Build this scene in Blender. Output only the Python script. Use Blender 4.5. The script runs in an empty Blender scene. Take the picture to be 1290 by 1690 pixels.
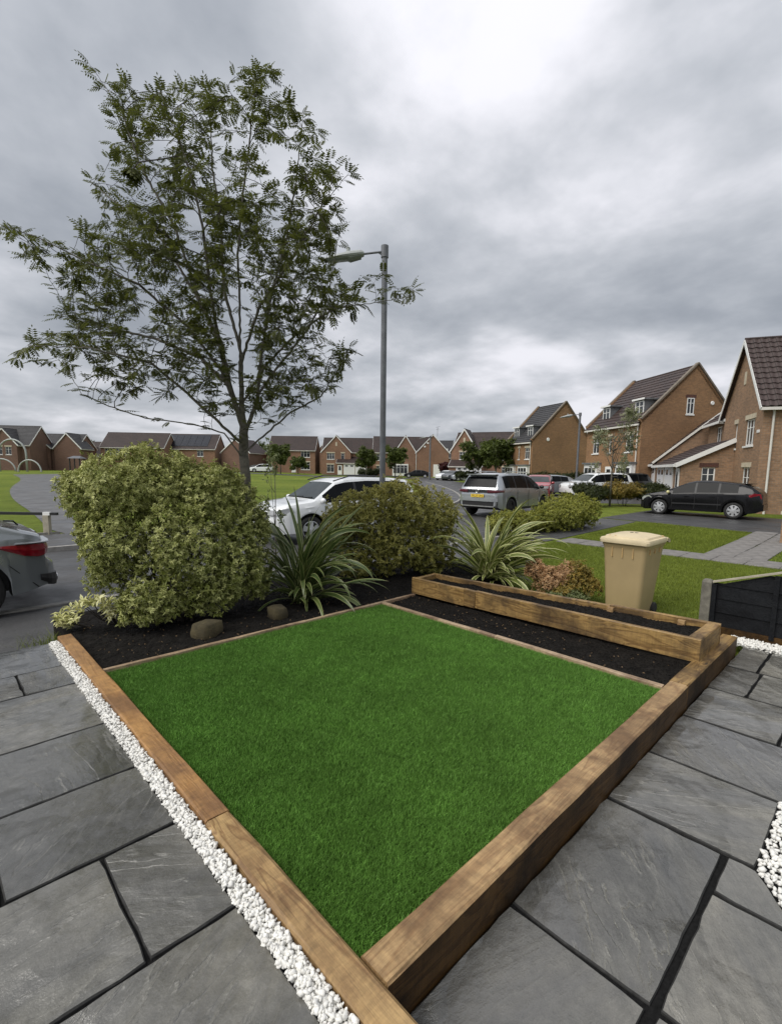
import bpy, math, random
import numpy as np
from mathutils import Vector, Matrix, noise as mnoise

rng = np.random.default_rng(7)
random.seed(7)
SC = bpy.context.scene
COL = SC.collection

# ------------------------------------------------------------------ camera
F_PX, CX, CY = 802.0, 645.0, 874.0
PITCH, ROLL, EYE = math.radians(7.1), math.radians(0.75), 1.6
fw = Vector((0, math.cos(PITCH), -math.sin(PITCH)))
r0 = Vector((1, 0, 0)); u0 = r0.cross(fw)
rt = r0 * math.cos(ROLL) + u0 * math.sin(ROLL)
up = -r0 * math.sin(ROLL) + u0 * math.cos(ROLL)
cam_d = bpy.data.cameras.new('camera'); cam = bpy.data.objects.new('camera', cam_d); COL.objects.link(cam)
m = Matrix((rt, up, -fw)).transposed().to_4x4(); m.translation = Vector((0, 0, EYE))
cam.matrix_world = m
cam_d.sensor_fit = 'HORIZONTAL'; cam_d.sensor_width = 36.0
cam_d.lens = 36.0 * F_PX / 1290.0
cam_d.shift_y = 29.0 / 1290.0
cam_d.clip_start = 0.05; cam_d.clip_end = 3000
SC.camera = cam

# ------------------------------------------------------------------ world, sun, exposure
SUN_EL, SUN_AZ = math.radians(50), math.radians(-122)     # azimuth from +Y towards +X
w = bpy.data.worlds.new('World'); SC.world = w; w.use_nodes = True
nt = w.node_tree; nt.nodes.clear()
def N(t, **k):
    n = nt.nodes.new(t)
    for a, b in k.items(): setattr(n, a, b)
    return n
out = N('ShaderNodeOutputWorld')
sky = N('ShaderNodeTexSky', sky_type='NISHITA', sun_disc=False, sun_elevation=SUN_EL, sun_rotation=SUN_AZ)
bg1 = N('ShaderNodeBackground'); bg1.inputs['Strength'].default_value = 0.08
nt.links.new(sky.outputs[0], bg1.inputs[0])
tc = N('ShaderNodeTexCoord')
sep = N('ShaderNodeSeparateXYZ'); nt.links.new(tc.outputs['Generated'], sep.inputs[0])
def M(op, a, b=None, c=None):
    n = N('ShaderNodeMath', operation=op)
    for i, v in enumerate((a, b, c)):
        if v is None: continue
        if isinstance(v, (int, float)): n.inputs[i].default_value = v
        else: nt.links.new(v, n.inputs[i])
    return n.outputs[0]
zz = M('ADD', M('MAXIMUM', sep.outputs[2], 0.0), 0.24)
px_, py_ = M('DIVIDE', sep.outputs[0], zz), M('DIVIDE', sep.outputs[1], zz)
comb = N('ShaderNodeCombineXYZ'); nt.links.new(px_, comb.inputs[0]); nt.links.new(py_, comb.inputs[1])
def cloud(scale, detail, rough, off, dist=0.0, sx=1.0, rot=0.0):
    mp = N('ShaderNodeMapping'); nt.links.new(comb.outputs[0], mp.inputs[0])
    mp.inputs['Location'].default_value = off; mp.inputs['Scale'].default_value = (sx, 1, 1); mp.inputs['Rotation'].default_value = (0, 0, rot)
    n = N('ShaderNodeTexNoise'); n.inputs['Scale'].default_value = scale; n.inputs['Detail'].default_value = detail
    n.inputs['Roughness'].default_value = rough; n.inputs['Distortion'].default_value = dist
    nt.links.new(mp.outputs[0], n.inputs['Vector']); return n.outputs['Fac']
c1 = cloud(0.8, 4, 0.45, (3.3, 1.2, 0), 0.2, 1.0, 0.9)
c2 = cloud(2.1, 6, 0.52, (8.2, 4.1, 2), 0.15, 0.95, 0.9)
c3 = cloud(6.0, 5, 0.55, (1.0, 7.7, 5), 0.1, 1.0, 0.7)
mixv = M('ADD', M('ADD', M('MULTIPLY', c1, 0.55), M('MULTIPLY', c2, 0.37)), M('MULTIPLY', c3, 0.08))
ramp = N('ShaderNodeValToRGB'); nt.links.new(mixv, ramp.inputs[0])
cr = ramp.color_ramp; cr.interpolation = 'B_SPLINE'
cr.elements[0].position = 0.40; cr.elements[0].color = (0.245, 0.265, 0.30, 1)
cr.elements[1].position = 0.60; cr.elements[1].color = (0.74, 0.735, 0.78, 1)
e = cr.elements.new(0.47); e.color = (0.36, 0.38, 0.415, 1)
e = cr.elements.new(0.53); e.color = (0.47, 0.485, 0.52, 1)
# overcast skies are brighter overhead than at the horizon
grad = M('MULTIPLY_ADD', M('MAXIMUM', sep.outputs[2], 0.0), 0.28, 0.76)
bg2 = N('ShaderNodeBackground'); nt.links.new(ramp.outputs[0], bg2.inputs[0]); nt.links.new(grad, bg2.inputs[1])
mx = N('ShaderNodeMixShader'); mx.inputs[0].default_value = 0.96
nt.links.new(bg1.outputs[0], mx.inputs[1]); nt.links.new(bg2.outputs[0], mx.inputs[2]); nt.links.new(mx.outputs[0], out.inputs[0])

sun_d = bpy.data.lights.new('sun', 'SUN'); sun_d.energy = 2.0; sun_d.angle = math.radians(48); sun_d.color = (1.0, 0.96, 0.90)
sun = bpy.data.objects.new('sun', sun_d); COL.objects.link(sun)
sd = Vector((math.sin(SUN_AZ) * math.cos(SUN_EL), math.cos(SUN_AZ) * math.cos(SUN_EL), math.sin(SUN_EL)))
sun.rotation_euler = sd.to_track_quat('Z', 'Y').to_euler()
SC.view_settings.view_transform = 'Standard'; SC.view_settings.look = 'None'
SC.view_settings.exposure = 0.64; SC.view_settings.gamma = 1.0; SC.view_settings.use_curve_mapping = False

# ------------------------------------------------------------------ frames of reference
TH = math.radians(44); CA, SA = math.cos(TH), math.sin(TH)
def G(a, b, z=0.0):                      # garden frame (a along the right timber, b along the left one) to world
    return Vector((-0.085 + a * CA - b * SA, 1.41 + a * SA + b * CA, z))
def ss(t): t = min(1, max(0, t)); return t * t * (3 - 2 * t)
def ground(x, y):
    return -0.3 + 0.15 * ss((y - 12) / 8) + 0.0035 * max(0, y - 20) + 0.5 * ss((-x - 6) / 22) * ss((y - 20) / 55)
def pix(px, py, Y):                      # the point seen at a photo pixel, Y metres in front
    d = fw * F_PX + rt * (px - CX) - up * (py - CY)
    return Vector((0, 0, EYE)) + d * (Y / d.y)

# ------------------------------------------------------------------ tagging
def tag(o, label=None, cat=None, group=None, kind=None):
    if label: o['label'] = label
    if cat: o['category'] = cat
    if group: o['group'] = group
    if kind: o['kind'] = kind
    return o
def thing(name, label, cat, loc=(0, 0, 0), rz=0.0, group=None):
    o = bpy.data.objects.new(name, None); COL.objects.link(o); o.empty_display_size = 0.2
    o.location = loc; o.rotation_euler = (0, 0, rz)
    return tag(o, label, cat, group)
def copy_tree(o, parent=None):
    c = o.copy(); COL.objects.link(c)
    if parent: c.parent = parent
    for ch in list(o.children): copy_tree(ch, c)
    return c

# ------------------------------------------------------------------ mesh builder
class MB:
    def __init__(s): s.v = []; s.f = []; s.uv = []
    def poly(s, pts, uv=None):
        i = len(s.v); s.v.extend([tuple(p) for p in pts]); s.f.append(tuple(range(i, i + len(pts)))); s.uv.append(uv)
    def box(s, x0, x1, y0, y1, z0, z1, T=None):
        c = [(x, y, z) for z in (z0, z1) for (x, y) in ((x0, y0), (x1, y0), (x1, y1), (x0, y1))]
        if T: c = [T(Vector(p)) for p in c]
        i = len(s.v); s.v.extend([tuple(p) for p in c])
        for f in ((3, 2, 1, 0), (4, 5, 6, 7), (0, 1, 5, 4), (1, 2, 6, 5), (2, 3, 7, 6), (3, 0, 4, 7)):
            s.f.append(tuple(i + k for k in f)); s.uv.append(None)
    def bar(s, p, q, w_, h_, upv=(0, 0, 1)):
        p, q = Vector(p), Vector(q); d = (q - p).normalized(); sx = d.cross(Vector(upv))
        if sx.length < 1e-4: sx = d.cross(Vector((0, 1, 0)))
        sx.normalize(); sz = sx.cross(d)
        c = []
        for e_ in (p, q):
            for a, b in ((-1, -1), (1, -1), (1, 1), (-1, 1)): c.append(e_ + sx * (a * w_ / 2) + sz * (b * h_ / 2))
        i = len(s.v); s.v.extend([tuple(k) for k in c])
        for f in ((0, 1, 2, 3), (7, 6, 5, 4), (0, 4, 5, 1), (1, 5, 6, 2), (2, 6, 7, 3), (3, 7, 4, 0)):
            s.f.append(tuple(i + k for k in f)); s.uv.append(None)
    def tube(s, pts, rads, n=8, cap=True):
        pts = [Vector(p) for p in pts]; rings = []
        if isinstance(rads, (int, float)): rads = [rads] * len(pts)
        ref = None
        for k, p in enumerate(pts):
            d = (pts[min(k + 1, len(pts) - 1)] - pts[max(k - 1, 0)]).normalized()
            if ref is None: ref = d.orthogonal().normalized()
            else:
                ref = ref - d * ref.dot(d)
                ref = ref.normalized() if ref.length > 1e-6 else d.orthogonal().normalized()
            b = d.cross(ref); i = len(s.v)
            for j in range(n):
                a = 2 * math.pi * j / n; s.v.append(tuple(p + (ref * math.cos(a) + b * math.sin(a)) * rads[k]))
            rings.append(i)
        for k in range(len(pts) - 1):
            A_, B_ = rings[k], rings[k + 1]
            for j in range(n): s.f.append((A_ + j, A_ + (j + 1) % n, B_ + (j + 1) % n, B_ + j)); s.uv.append(None)
        if cap:
            s.f.append(tuple(rings[0] + j for j in reversed(range(n)))); s.uv.append(None)
            s.f.append(tuple(rings[-1] + j for j in range(n))); s.uv.append(None)
    def lathe(s, prof, n=24, T=None):                 # prof: (r, z)
        rings = []
        for r, z in prof:
            i = len(s.v)
            for j in range(n):
                a = 2 * math.pi * j / n; p = Vector((r * math.cos(a), r * math.sin(a), z)); s.v.append(tuple(T(p) if T else p))
            rings.append(i)
        for k in range(len(prof) - 1):
            A_, B_ = rings[k], rings[k + 1]
            for j in range(n): s.f.append((A_ + j, A_ + (j + 1) % n, B_ + (j + 1) % n, B_ + j)); s.uv.append(None)
    def build(s, name, mat, parent=None, smooth=False, loc=None, rz=None):
        me = bpy.data.meshes.new(name); me.from_pydata(s.v, [], s.f); me.update()
        uvl = me.uv_layers.new(name='UVMap')
        for p in me.polygons:
            u = s.uv[p.index]; n = p.normal; an = (abs(n.x), abs(n.y), abs(n.z))
            for k, li in enumerate(p.loop_indices):
                if u: uvl.data[li].uv = u[k]
                else:
                    c = me.vertices[me.loops[li].vertex_index].co
                    if an[2] >= an[0] and an[2] >= an[1]: uvl.data[li].uv = (c.x, c.y)
                    elif an[0] >= an[1]: uvl.data[li].uv = (c.y, c.z)
                    else: uvl.data[li].uv = (c.x, c.z)
        if smooth: me.polygons.foreach_set('use_smooth', [True] * len(me.polygons))
        if mat: me.materials.append(mat)
        return link(name, me, parent, loc, rz)
def link(name, me, parent=None, loc=None, rz=None):
    o = bpy.data.objects.new(name, me); COL.objects.link(o)
    if parent: o.parent = parent
    if loc is not None: o.location = loc
    if rz is not None: o.rotation_euler = (0, 0, rz)
    return o
def np_mesh(name, V, Fq, mat=None, uv=None, tint=None, smooth=False):
    """V (n,3), Fq (m,k) index array with k corners each; uv (m*k,2) ; tint (n,)"""
    V = np.ascontiguousarray(V, dtype=np.float32); Fq = np.ascontiguousarray(Fq, dtype=np.int32)
    m_, k = Fq.shape
    me = bpy.data.meshes.new(name)
    me.vertices.add(len(V)); me.vertices.foreach_set('co', V.ravel())
    me.loops.add(m_ * k); me.loops.foreach_set('vertex_index', Fq.ravel())
    me.polygons.add(m_); me.polygons.foreach_set('loop_start', np.arange(0, m_ * k, k, dtype=np.int32))
    me.polygons.foreach_set('loop_total', np.full(m_, k, dtype=np.int32))
    if smooth: me.polygons.foreach_set('use_smooth', np.ones(m_, dtype=bool))
    me.update(calc_edges=True)
    if uv is not None:
        l = me.uv_layers.new(name='UVMap'); l.data.foreach_set('uv', np.ascontiguousarray(uv, dtype=np.float32).ravel())
    if tint is not None:
        a = me.attributes.new('tint', 'FLOAT', 'POINT'); a.data.foreach_set('value', np.ascontiguousarray(tint, dtype=np.float32))
    if mat: me.materials.append(mat)
    me.validate()
    return me

# ------------------------------------------------------------------ materials
class NT:
    def __init__(s, name):
        s.m = bpy.data.materials.new(name); s.m.use_nodes = True; s.t = s.m.node_tree; s.t.nodes.clear()
        s.o = s.n('ShaderNodeOutputMaterial'); s.b = s.n('ShaderNodeBsdfPrincipled'); s.l(s.b.outputs[0], s.o.inputs[0])
    def n(s, t, **k):
        x = s.t.nodes.new(t)
        for a, b in k.items(): setattr(x, a, b)
        return x
    def l(s, a, b): s.t.links.new(a, b)
    def set(s, i, v):
        if isinstance(v, (int, float)): s.b.inputs[i].default_value = v
        elif isinstance(v, tuple): s.b.inputs[i].default_value = v if len(v) == 4 else (*v, 1)
        else: s.l(v, s.b.inputs[i])
    def coord(s, kind='Object', scale=(1, 1, 1), rnd=0.0, rot=(0, 0, 0)):
        t = s.n('ShaderNodeTexCoord'); src = t.outputs[kind]
        mp = s.n('ShaderNodeMapping'); mp.inputs['Scale'].default_value = scale; mp.inputs['Rotation'].default_value = rot
        s.l(src, mp.inputs[0])
        if rnd:
            oi = s.n('ShaderNodeObjectInfo'); v = s.n('ShaderNodeVectorMath', operation='MULTIPLY_ADD')
            s.l(oi.outputs['Random'], v.inputs[0]); v.inputs[1].default_value = (rnd, rnd * 1.7, rnd * .6); s.l(mp.outputs[0], v.inputs[2])
            return v.outputs[0]
        return mp.outputs[0]
    def noise(s, vec, scale, detail=4, rough=.55, dist=0.0):
        x = s.n('ShaderNodeTexNoise'); s.l(vec, x.inputs['Vector'])
        x.inputs['Scale'].default_value = scale; x.inputs['Detail'].default_value = detail
        x.inputs['Roughness'].default_value = rough; x.inputs['Distortion'].default_value = dist
        return x.outputs['Fac']
    def ramp(s, f, stops, interp='LINEAR'):
        x = s.n('ShaderNodeValToRGB'); s.l(f, x.inputs[0]); c = x.color_ramp; c.interpolation = interp
        for i, (p, col) in enumerate(stops):
            el = c.elements[i] if i < 2 else c.elements.new(p)
            el.position = p
            if isinstance(col, (int, float)): col = (col, col, col)
            el.color = (*col, 1)
        return x.outputs[0]
    def mix(s, f, a, b, mode='MIX'):
        x = s.n('ShaderNodeMix', data_type='RGBA', blend_type=mode)
        for i, v in ((0, f), (6, a), (7, b)):
            if isinstance(v, (int, float)): x.inputs[i].default_value = v if i == 0 else (v, v, v, 1)
            elif isinstance(v, tuple): x.inputs[i].default_value = (*v, 1)
            else: s.l(v, x.inputs[i])
        return x.outputs[2]
    def math(s, op, a, b=None, c=None):
        x = s.n('ShaderNodeMath', operation=op)
        for i, v in enumerate((a, b, c)):
            if v is None: continue
            if isinstance(v, (int, float)): x.inputs[i].default_value = v
            else: s.l(v, x.inputs[i])
        return x.outputs[0]
    def bump(s, h, strength=.3, dist=.01):
        x = s.n('ShaderNodeBump'); x.inputs['Strength'].default_value = strength; x.inputs['Distance'].default_value = dist
        s.l(h, x.inputs['Height']); s.l(x.outputs[0], s.b.inputs['Normal'])
    def attr(s, name):
        x = s.n('ShaderNodeAttribute', attribute_name=name); return x.outputs['Fac']
def plain(name, col, rough=.5, metal=0.0, var=.12, scale=6.0, spec=.5, coat=0.0, bump=0.0):
    t = NT(name); v = t.coord()
    n = t.noise(v, scale, 4)
    c2 = tuple(max(0, c * (1 - var)) for c in col); c3 = tuple(c * (1 + var) for c in col)
    t.set('Base Color', t.ramp(n, [(.3, c2), (.7, c3)]))
    t.set('Roughness', t.math('MULTIPLY_ADD', t.noise(v, scale * 2.3, 3), .2, max(0.02, rough - .1)))
    t.set('Metallic', metal); t.set('Specular IOR Level', spec)
    if coat: t.set('Coat Weight', coat); t.set('Coat Roughness', .04)
    if bump: t.bump(t.noise(v, scale * 8, 4), bump, .01)
    return t.m
def brick_mat(name, c1, c2, mort):
    t = NT(name); tcd = t.n('ShaderNodeTexCoord')
    b = t.n('ShaderNodeTexBrick'); t.l(tcd.outputs['UV'], b.inputs['Vector'])
    b.inputs['Scale'].default_value = 1; b.inputs['Brick Width'].default_value = .225; b.inputs['Row Height'].default_value = .075
    b.inputs['Mortar Size'].default_value = .006; b.inputs['Bias'].default_value = -.1; b.inputs['Mortar Smooth'].default_value = .2
    b.inputs['Color1'].default_value = (*c1, 1); b.inputs['Color2'].default_value = (*c2, 1); b.inputs['Mortar'].default_value = (*mort, 1)
    n = t.noise(tcd.outputs['UV'], .35, 5, .6); n2 = t.noise(tcd.outputs['UV'], 9, 3)
    c = t.mix(1.0, b.outputs['Color'], t.ramp(n, [(.3, .78), (.7, 1.12)]), 'MULTIPLY')
    c = t.mix(1.0, c, t.ramp(n2, [(.3, .85), (.7, 1.12)]), 'MULTIPLY')
    t.set('Base Color', c); t.set('Roughness', .85)
    t.bump(t.math('SUBTRACT', 1.0, b.outputs['Fac']), .5, .008)
    return t.m
def tile_mat(name, c1, c2):
    t = NT(name); tcd = t.n('ShaderNodeTexCoord')
    b = t.n('ShaderNodeTexBrick'); t.l(tcd.outputs['UV'], b.inputs['Vector'])
    b.inputs['Scale'].default_value = 1; b.inputs['Brick Width'].default_value = .3; b.inputs['Row Height'].default_value = .32
    b.inputs['Mortar Size'].default_value = .012; b.offset = 0
    b.inputs['Color1'].default_value = (*c1, 1); b.inputs['Color2'].default_value = (*c2, 1); b.inputs['Mortar'].default_value = (c1[0] * .4, c1[1] * .4, c1[2] * .4, 1)
    n = t.noise(tcd.outputs['UV'], .5, 5, .6)
    t.set('Base Color', t.mix(1.0, b.outputs['Color'], t.ramp(n, [(.3, .75), (.7, 1.2)]), 'MULTIPLY')); t.set('Roughness', .6)
    t.bump(t.math('SUBTRACT', 1.0, b.outputs['Fac']), .6, .02)
    return t.m

def sandstone():
    t = NT('riven grey sandstone'); v = t.coord('Object', (1, 1, 1), 23.0)
    oi = t.n('ShaderNodeObjectInfo')
    vr = t.n('ShaderNodeVectorRotate', rotation_type='Z_AXIS'); t.l(t.coord('Object', (1, 1, 1)), vr.inputs['Vector']); t.l(t.math('MULTIPLY', oi.outputs['Random'], 50.0), vr.inputs['Angle'])
    mp = t.n('ShaderNodeVectorMath', operation='MULTIPLY_ADD'); t.l(vr.outputs[0], mp.inputs[0]); mp.inputs[1].default_value = (.75, 3.2, 1)
    of = t.n('ShaderNodeVectorMath', operation='SCALE'); of.inputs[0].default_value = (37, 11, 5); t.l(oi.outputs['Random'], of.inputs['Scale']); t.l(of.outputs[0], mp.inputs[2]); vs = mp.outputs[0]
    big = t.noise(v, 1.6, 5, .55, .5); fine = t.noise(v, 26, 6, .65); grain = t.noise(v, 170, 3, .6); streak = t.noise(vs, 5.5, 6, .62, .5)
    col = t.ramp(big, [(.3, (.105, .103, .093)), (.52, (.150, .145, .129)), (.72, (.210, .200, .172))])
    col = t.mix(1.0, col, t.ramp(oi.outputs['Random'], [(0, (.62, .635, .65)), (.5, (.90, .90, .90)), (1, (1.28, 1.27, 1.22))]), 'MULTIPLY')
    col = t.mix(.35, col, t.ramp(streak, [(.32, .6), (.68, 1.35)]), 'MULTIPLY')
    col = t.mix(.4, col, t.ramp(fine, [(.3, .6), (.7, 1.3)]), 'MULTIPLY')
    col = t.mix(.3, col, t.ramp(grain, [(.3, .6), (.7, 1.3)]), 'MULTIPLY')
    # cleft layers: a few broad levels with ragged thin ledges between them
    h = t.noise(vs, .85, 8, .55, .25)
    st = t.math('MULTIPLY', h, 13.0); fl = t.math('FLOOR', st); fr = t.math('SUBTRACT', st, fl)
    sm = t.n('ShaderNodeMapRange', interpolation_type='SMOOTHSTEP'); t.l(fr, sm.inputs[0]); sm.inputs[1].default_value = .86; sm.inputs[2].default_value = 1.0
    step = t.math('ADD', fl, sm.outputs[0])
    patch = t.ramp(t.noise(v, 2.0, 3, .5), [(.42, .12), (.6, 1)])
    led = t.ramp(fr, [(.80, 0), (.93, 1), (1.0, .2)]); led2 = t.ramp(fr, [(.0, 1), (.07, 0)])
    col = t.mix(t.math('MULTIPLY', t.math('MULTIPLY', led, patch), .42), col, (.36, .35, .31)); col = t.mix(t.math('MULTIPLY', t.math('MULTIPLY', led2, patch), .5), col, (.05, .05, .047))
    # rain still lying on part of the stone: darker and mirror-like
    wn = t.noise(vs, .75, 5, .6, .3); wet = t.ramp(wn, [(.43, 0), (.52, 1)])
    t.set('Coat Weight', wet); t.set('Coat Roughness', .07); t.set('Coat IOR', 1.42)
    col = t.mix(t.math('MULTIPLY', wet, .55), col, t.mix(1.0, col, .5, 'MULTIPLY'))
    t.set('Base Color', col)
    t.set('Roughness', t.math('ADD', t.math('MULTIPLY_ADD', wet, -.10, .26), t.math('MULTIPLY', t.math('SUBTRACT', fine, .5), .25)))
    t.set('Specular IOR Level', .8)
    hh = t.math('ADD', t.math('MULTIPLY', t.math('MULTIPLY', step, patch), .42), t.math('MULTIPLY', fine, .5))
    hh = t.math('ADD', hh, t.math('ADD', t.math('MULTIPLY', grain, .07), t.math('MULTIPLY', streak, .55)))
    t.bump(hh, .9, .013)
    return t.m
def timber(name, a, b, c, rnd=9.0, knots=1.0, saw=.5):
    t = NT(name); v = t.coord('Object', (.7, 7, 7), rnd); v2 = t.coord('Object', (1, 1, 1), rnd * 1.3)
    # growth rings cut at a slant: bands across the board, drawn out along the grain and bent round knots
    kn = t.n('ShaderNodeTexVoronoi', feature='F1'); t.l(t.coord('Object', (.9, 3.4, 3.4), rnd), kn.inputs['Vector']); kn.inputs['Scale'].default_value = 2.0
    kd = t.ramp(kn.outputs['Distance'], [(.05, 1), (.32, 0)])
    base = t.math('ADD', t.math('MULTIPLY', t.noise(v, 1.2, 3, .5, .8), 7.0), t.math('MULTIPLY', kd, 2.4 * max(.15, knots)))
    ring = t.math('FRACT', base); g = t.ramp(ring, [(0, .15), (.35, .75), (.8, .9), (1.0, .15)])
    st = t.noise(v2, 2.2, 6, .62, .4); mot = t.noise(v2, 26, 4, .6); fine = t.noise(t.coord('Object', (9, 150, 150), rnd), 1.5, 3, .6)
    swm = t.noise(t.coord('Object', (90, 3, 3), rnd), 1.0, 3, .5)
    col = t.mix(g, a, b)
    col = t.mix(t.ramp(st, [(.44, 0), (.62, .8)]), col, c)
    col = t.mix(t.ramp(kn.outputs['Distance'], [(.045, knots * .85), (.10, 0)]), col, tuple(k * .4 for k in c))
    col = t.mix(.5, col, t.ramp(mot, [(.3, .65), (.7, 1.3)]), 'MULTIPLY')
    col = t.mix(.4, col, t.ramp(fine, [(.3, .55), (.7, 1.4)]), 'MULTIPLY')
    col = t.mix(saw * .6, col, t.ramp(swm, [(.35, .7), (.65, 1.25)]), 'MULTIPLY')
    t.set('Base Color', col); t.set('Roughness', t.math('MULTIPLY_ADD', st, .5, .28))
    t.bump(t.math('ADD', t.math('ADD', t.math('MULTIPLY', g, .5), t.math('MULTIPLY', fine, .5)), t.math('MULTIPLY', swm, .5 * saw)), .5, .005)
    return t.m
def leaf_mat(name, inner, margin, dark, mstart=.62, trans=.25, rough=.45, gloss=.4):
    """margin shows at the rim of each leaf; 'tint' (per shoot) runs from old dark growth to new light growth"""
    t = NT(name); uv = t.n('ShaderNodeTexCoord'); sp = t.n('ShaderNodeSeparateXYZ'); t.l(uv.outputs['UV'], sp.inputs[0])
    e_ = t.math('ADD', t.math('ABSOLUTE', t.math('MULTIPLY_ADD', sp.outputs[0], 2, -1)), t.math('ABSOLUTE', t.math('MULTIPLY_ADD', sp.outputs[1], 2, -1)))
    ti = t.attr('tint')
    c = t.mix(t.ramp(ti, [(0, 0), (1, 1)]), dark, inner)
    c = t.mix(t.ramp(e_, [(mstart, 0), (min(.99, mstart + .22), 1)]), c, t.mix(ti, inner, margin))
    t.set('Base Color', c); t.set('Roughness', rough); t.set('Specular IOR Level', gloss)
    if trans:
        tr = t.n('ShaderNodeBsdfTranslucent'); t.l(c, tr.inputs[0]); mxs = t.n('ShaderNodeMixShader'); mxs.inputs[0].default_value = trans
        t.l(t.b.outputs[0], mxs.inputs[1]); t.l(tr.outputs[0], mxs.inputs[2]); t.l(mxs.outputs[0], t.o.inputs[0])
    return t.m
def asphalt(name, base=.05, wet=.3):
    t = NT(name); v = t.coord()
    n = t.noise(v, 60, 2, .5); b = t.noise(v, .8, 5, .6); p = t.noise(v, 1.5, 4, .6)
    col = t.ramp(b, [(.3, tuple(base * k for k in (.8, .82, .85))), (.7, tuple(base * k for k in (1.25, 1.22, 1.2)))])
    col = t.mix(.55, col, t.ramp(n, [(.32, .5), (.68, 1.6)]), 'MULTIPLY')
    t.set('Base Color', col); t.set('Roughness', t.ramp(p, [(.35, .38), (.65, .75)])); t.bump(n, .25, .004)
    return t.m
def soil_mat():
    t = NT('black compost'); v = t.coord()
    n = t.noise(v, 60, 5, .7); b = t.noise(v, 7, 4)
    t.set('Base Color', t.mix(1.0, t.ramp(n, [(.3, (.003, .003, .003)), (.62, (.014, .012, .010)), (.85, (.05, .04, .032))]), t.ramp(b, [(.3, .6), (.7, 1.3)]), 'MULTIPLY'))
    t.set('Roughness', .9); t.set('Specular IOR Level', .15); t.bump(n, .8, .02)
    return t.m
def grass_mat(name, c1, c2, c3, sc=1.2, spec=.25, trans=.0):
    t = NT(name); v = t.coord()
    ti = t.attr('tint'); n = t.noise(v, sc, 5, .6); n2 = t.noise(v, sc * 7, 4, .6)
    c = t.ramp(ti, [(0, c1), (.6, c2), (1, c3)])
    c = t.mix(.6, c, t.ramp(n, [(.3, .7), (.7, 1.35)]), 'MULTIPLY'); c = t.mix(.45, c, t.ramp(n2, [(.3, .7), (.7, 1.35)]), 'MULTIPLY')
    t.set('Base Color', c); t.set('Roughness', .5); t.set('Specular IOR Level', spec)
    if trans:
        tr = t.n('ShaderNodeBsdfTranslucent'); t.l(c, tr.inputs[0]); mxs = t.n('ShaderNodeMixShader'); mxs.inputs[0].default_value = trans
        t.l(t.b.outputs[0], mxs.inputs[1]); t.l(tr.outputs[0], mxs.inputs[2]); t.l(mxs.outputs[0], t.o.inputs[0])
    return t.m
def field_mat():
    t = NT('rough mown grass'); v = t.coord()
    n = t.noise(v, .12, 5, .6); n2 = t.noise(v, 3.0, 5, .7); n3 = t.noise(v, 40, 4, .7)
    c = t.ramp(n, [(.35, (.095, .135, .018)), (.6, (.155, .19, .030))])
    c = t.mix(.7, c, t.ramp(n2, [(.3, .6), (.7, 1.4)]), 'MULTIPLY'); c = t.mix(.6, c, t.ramp(n3, [(.3, .5), (.7, 1.5)]), 'MULTIPLY')
    t.set('Base Color', c); t.set('Roughness', .85); t.set('Specular IOR Level', .1); t.bump(t.math('ADD', n2, n3), .9, .05)
    return t.m

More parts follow.
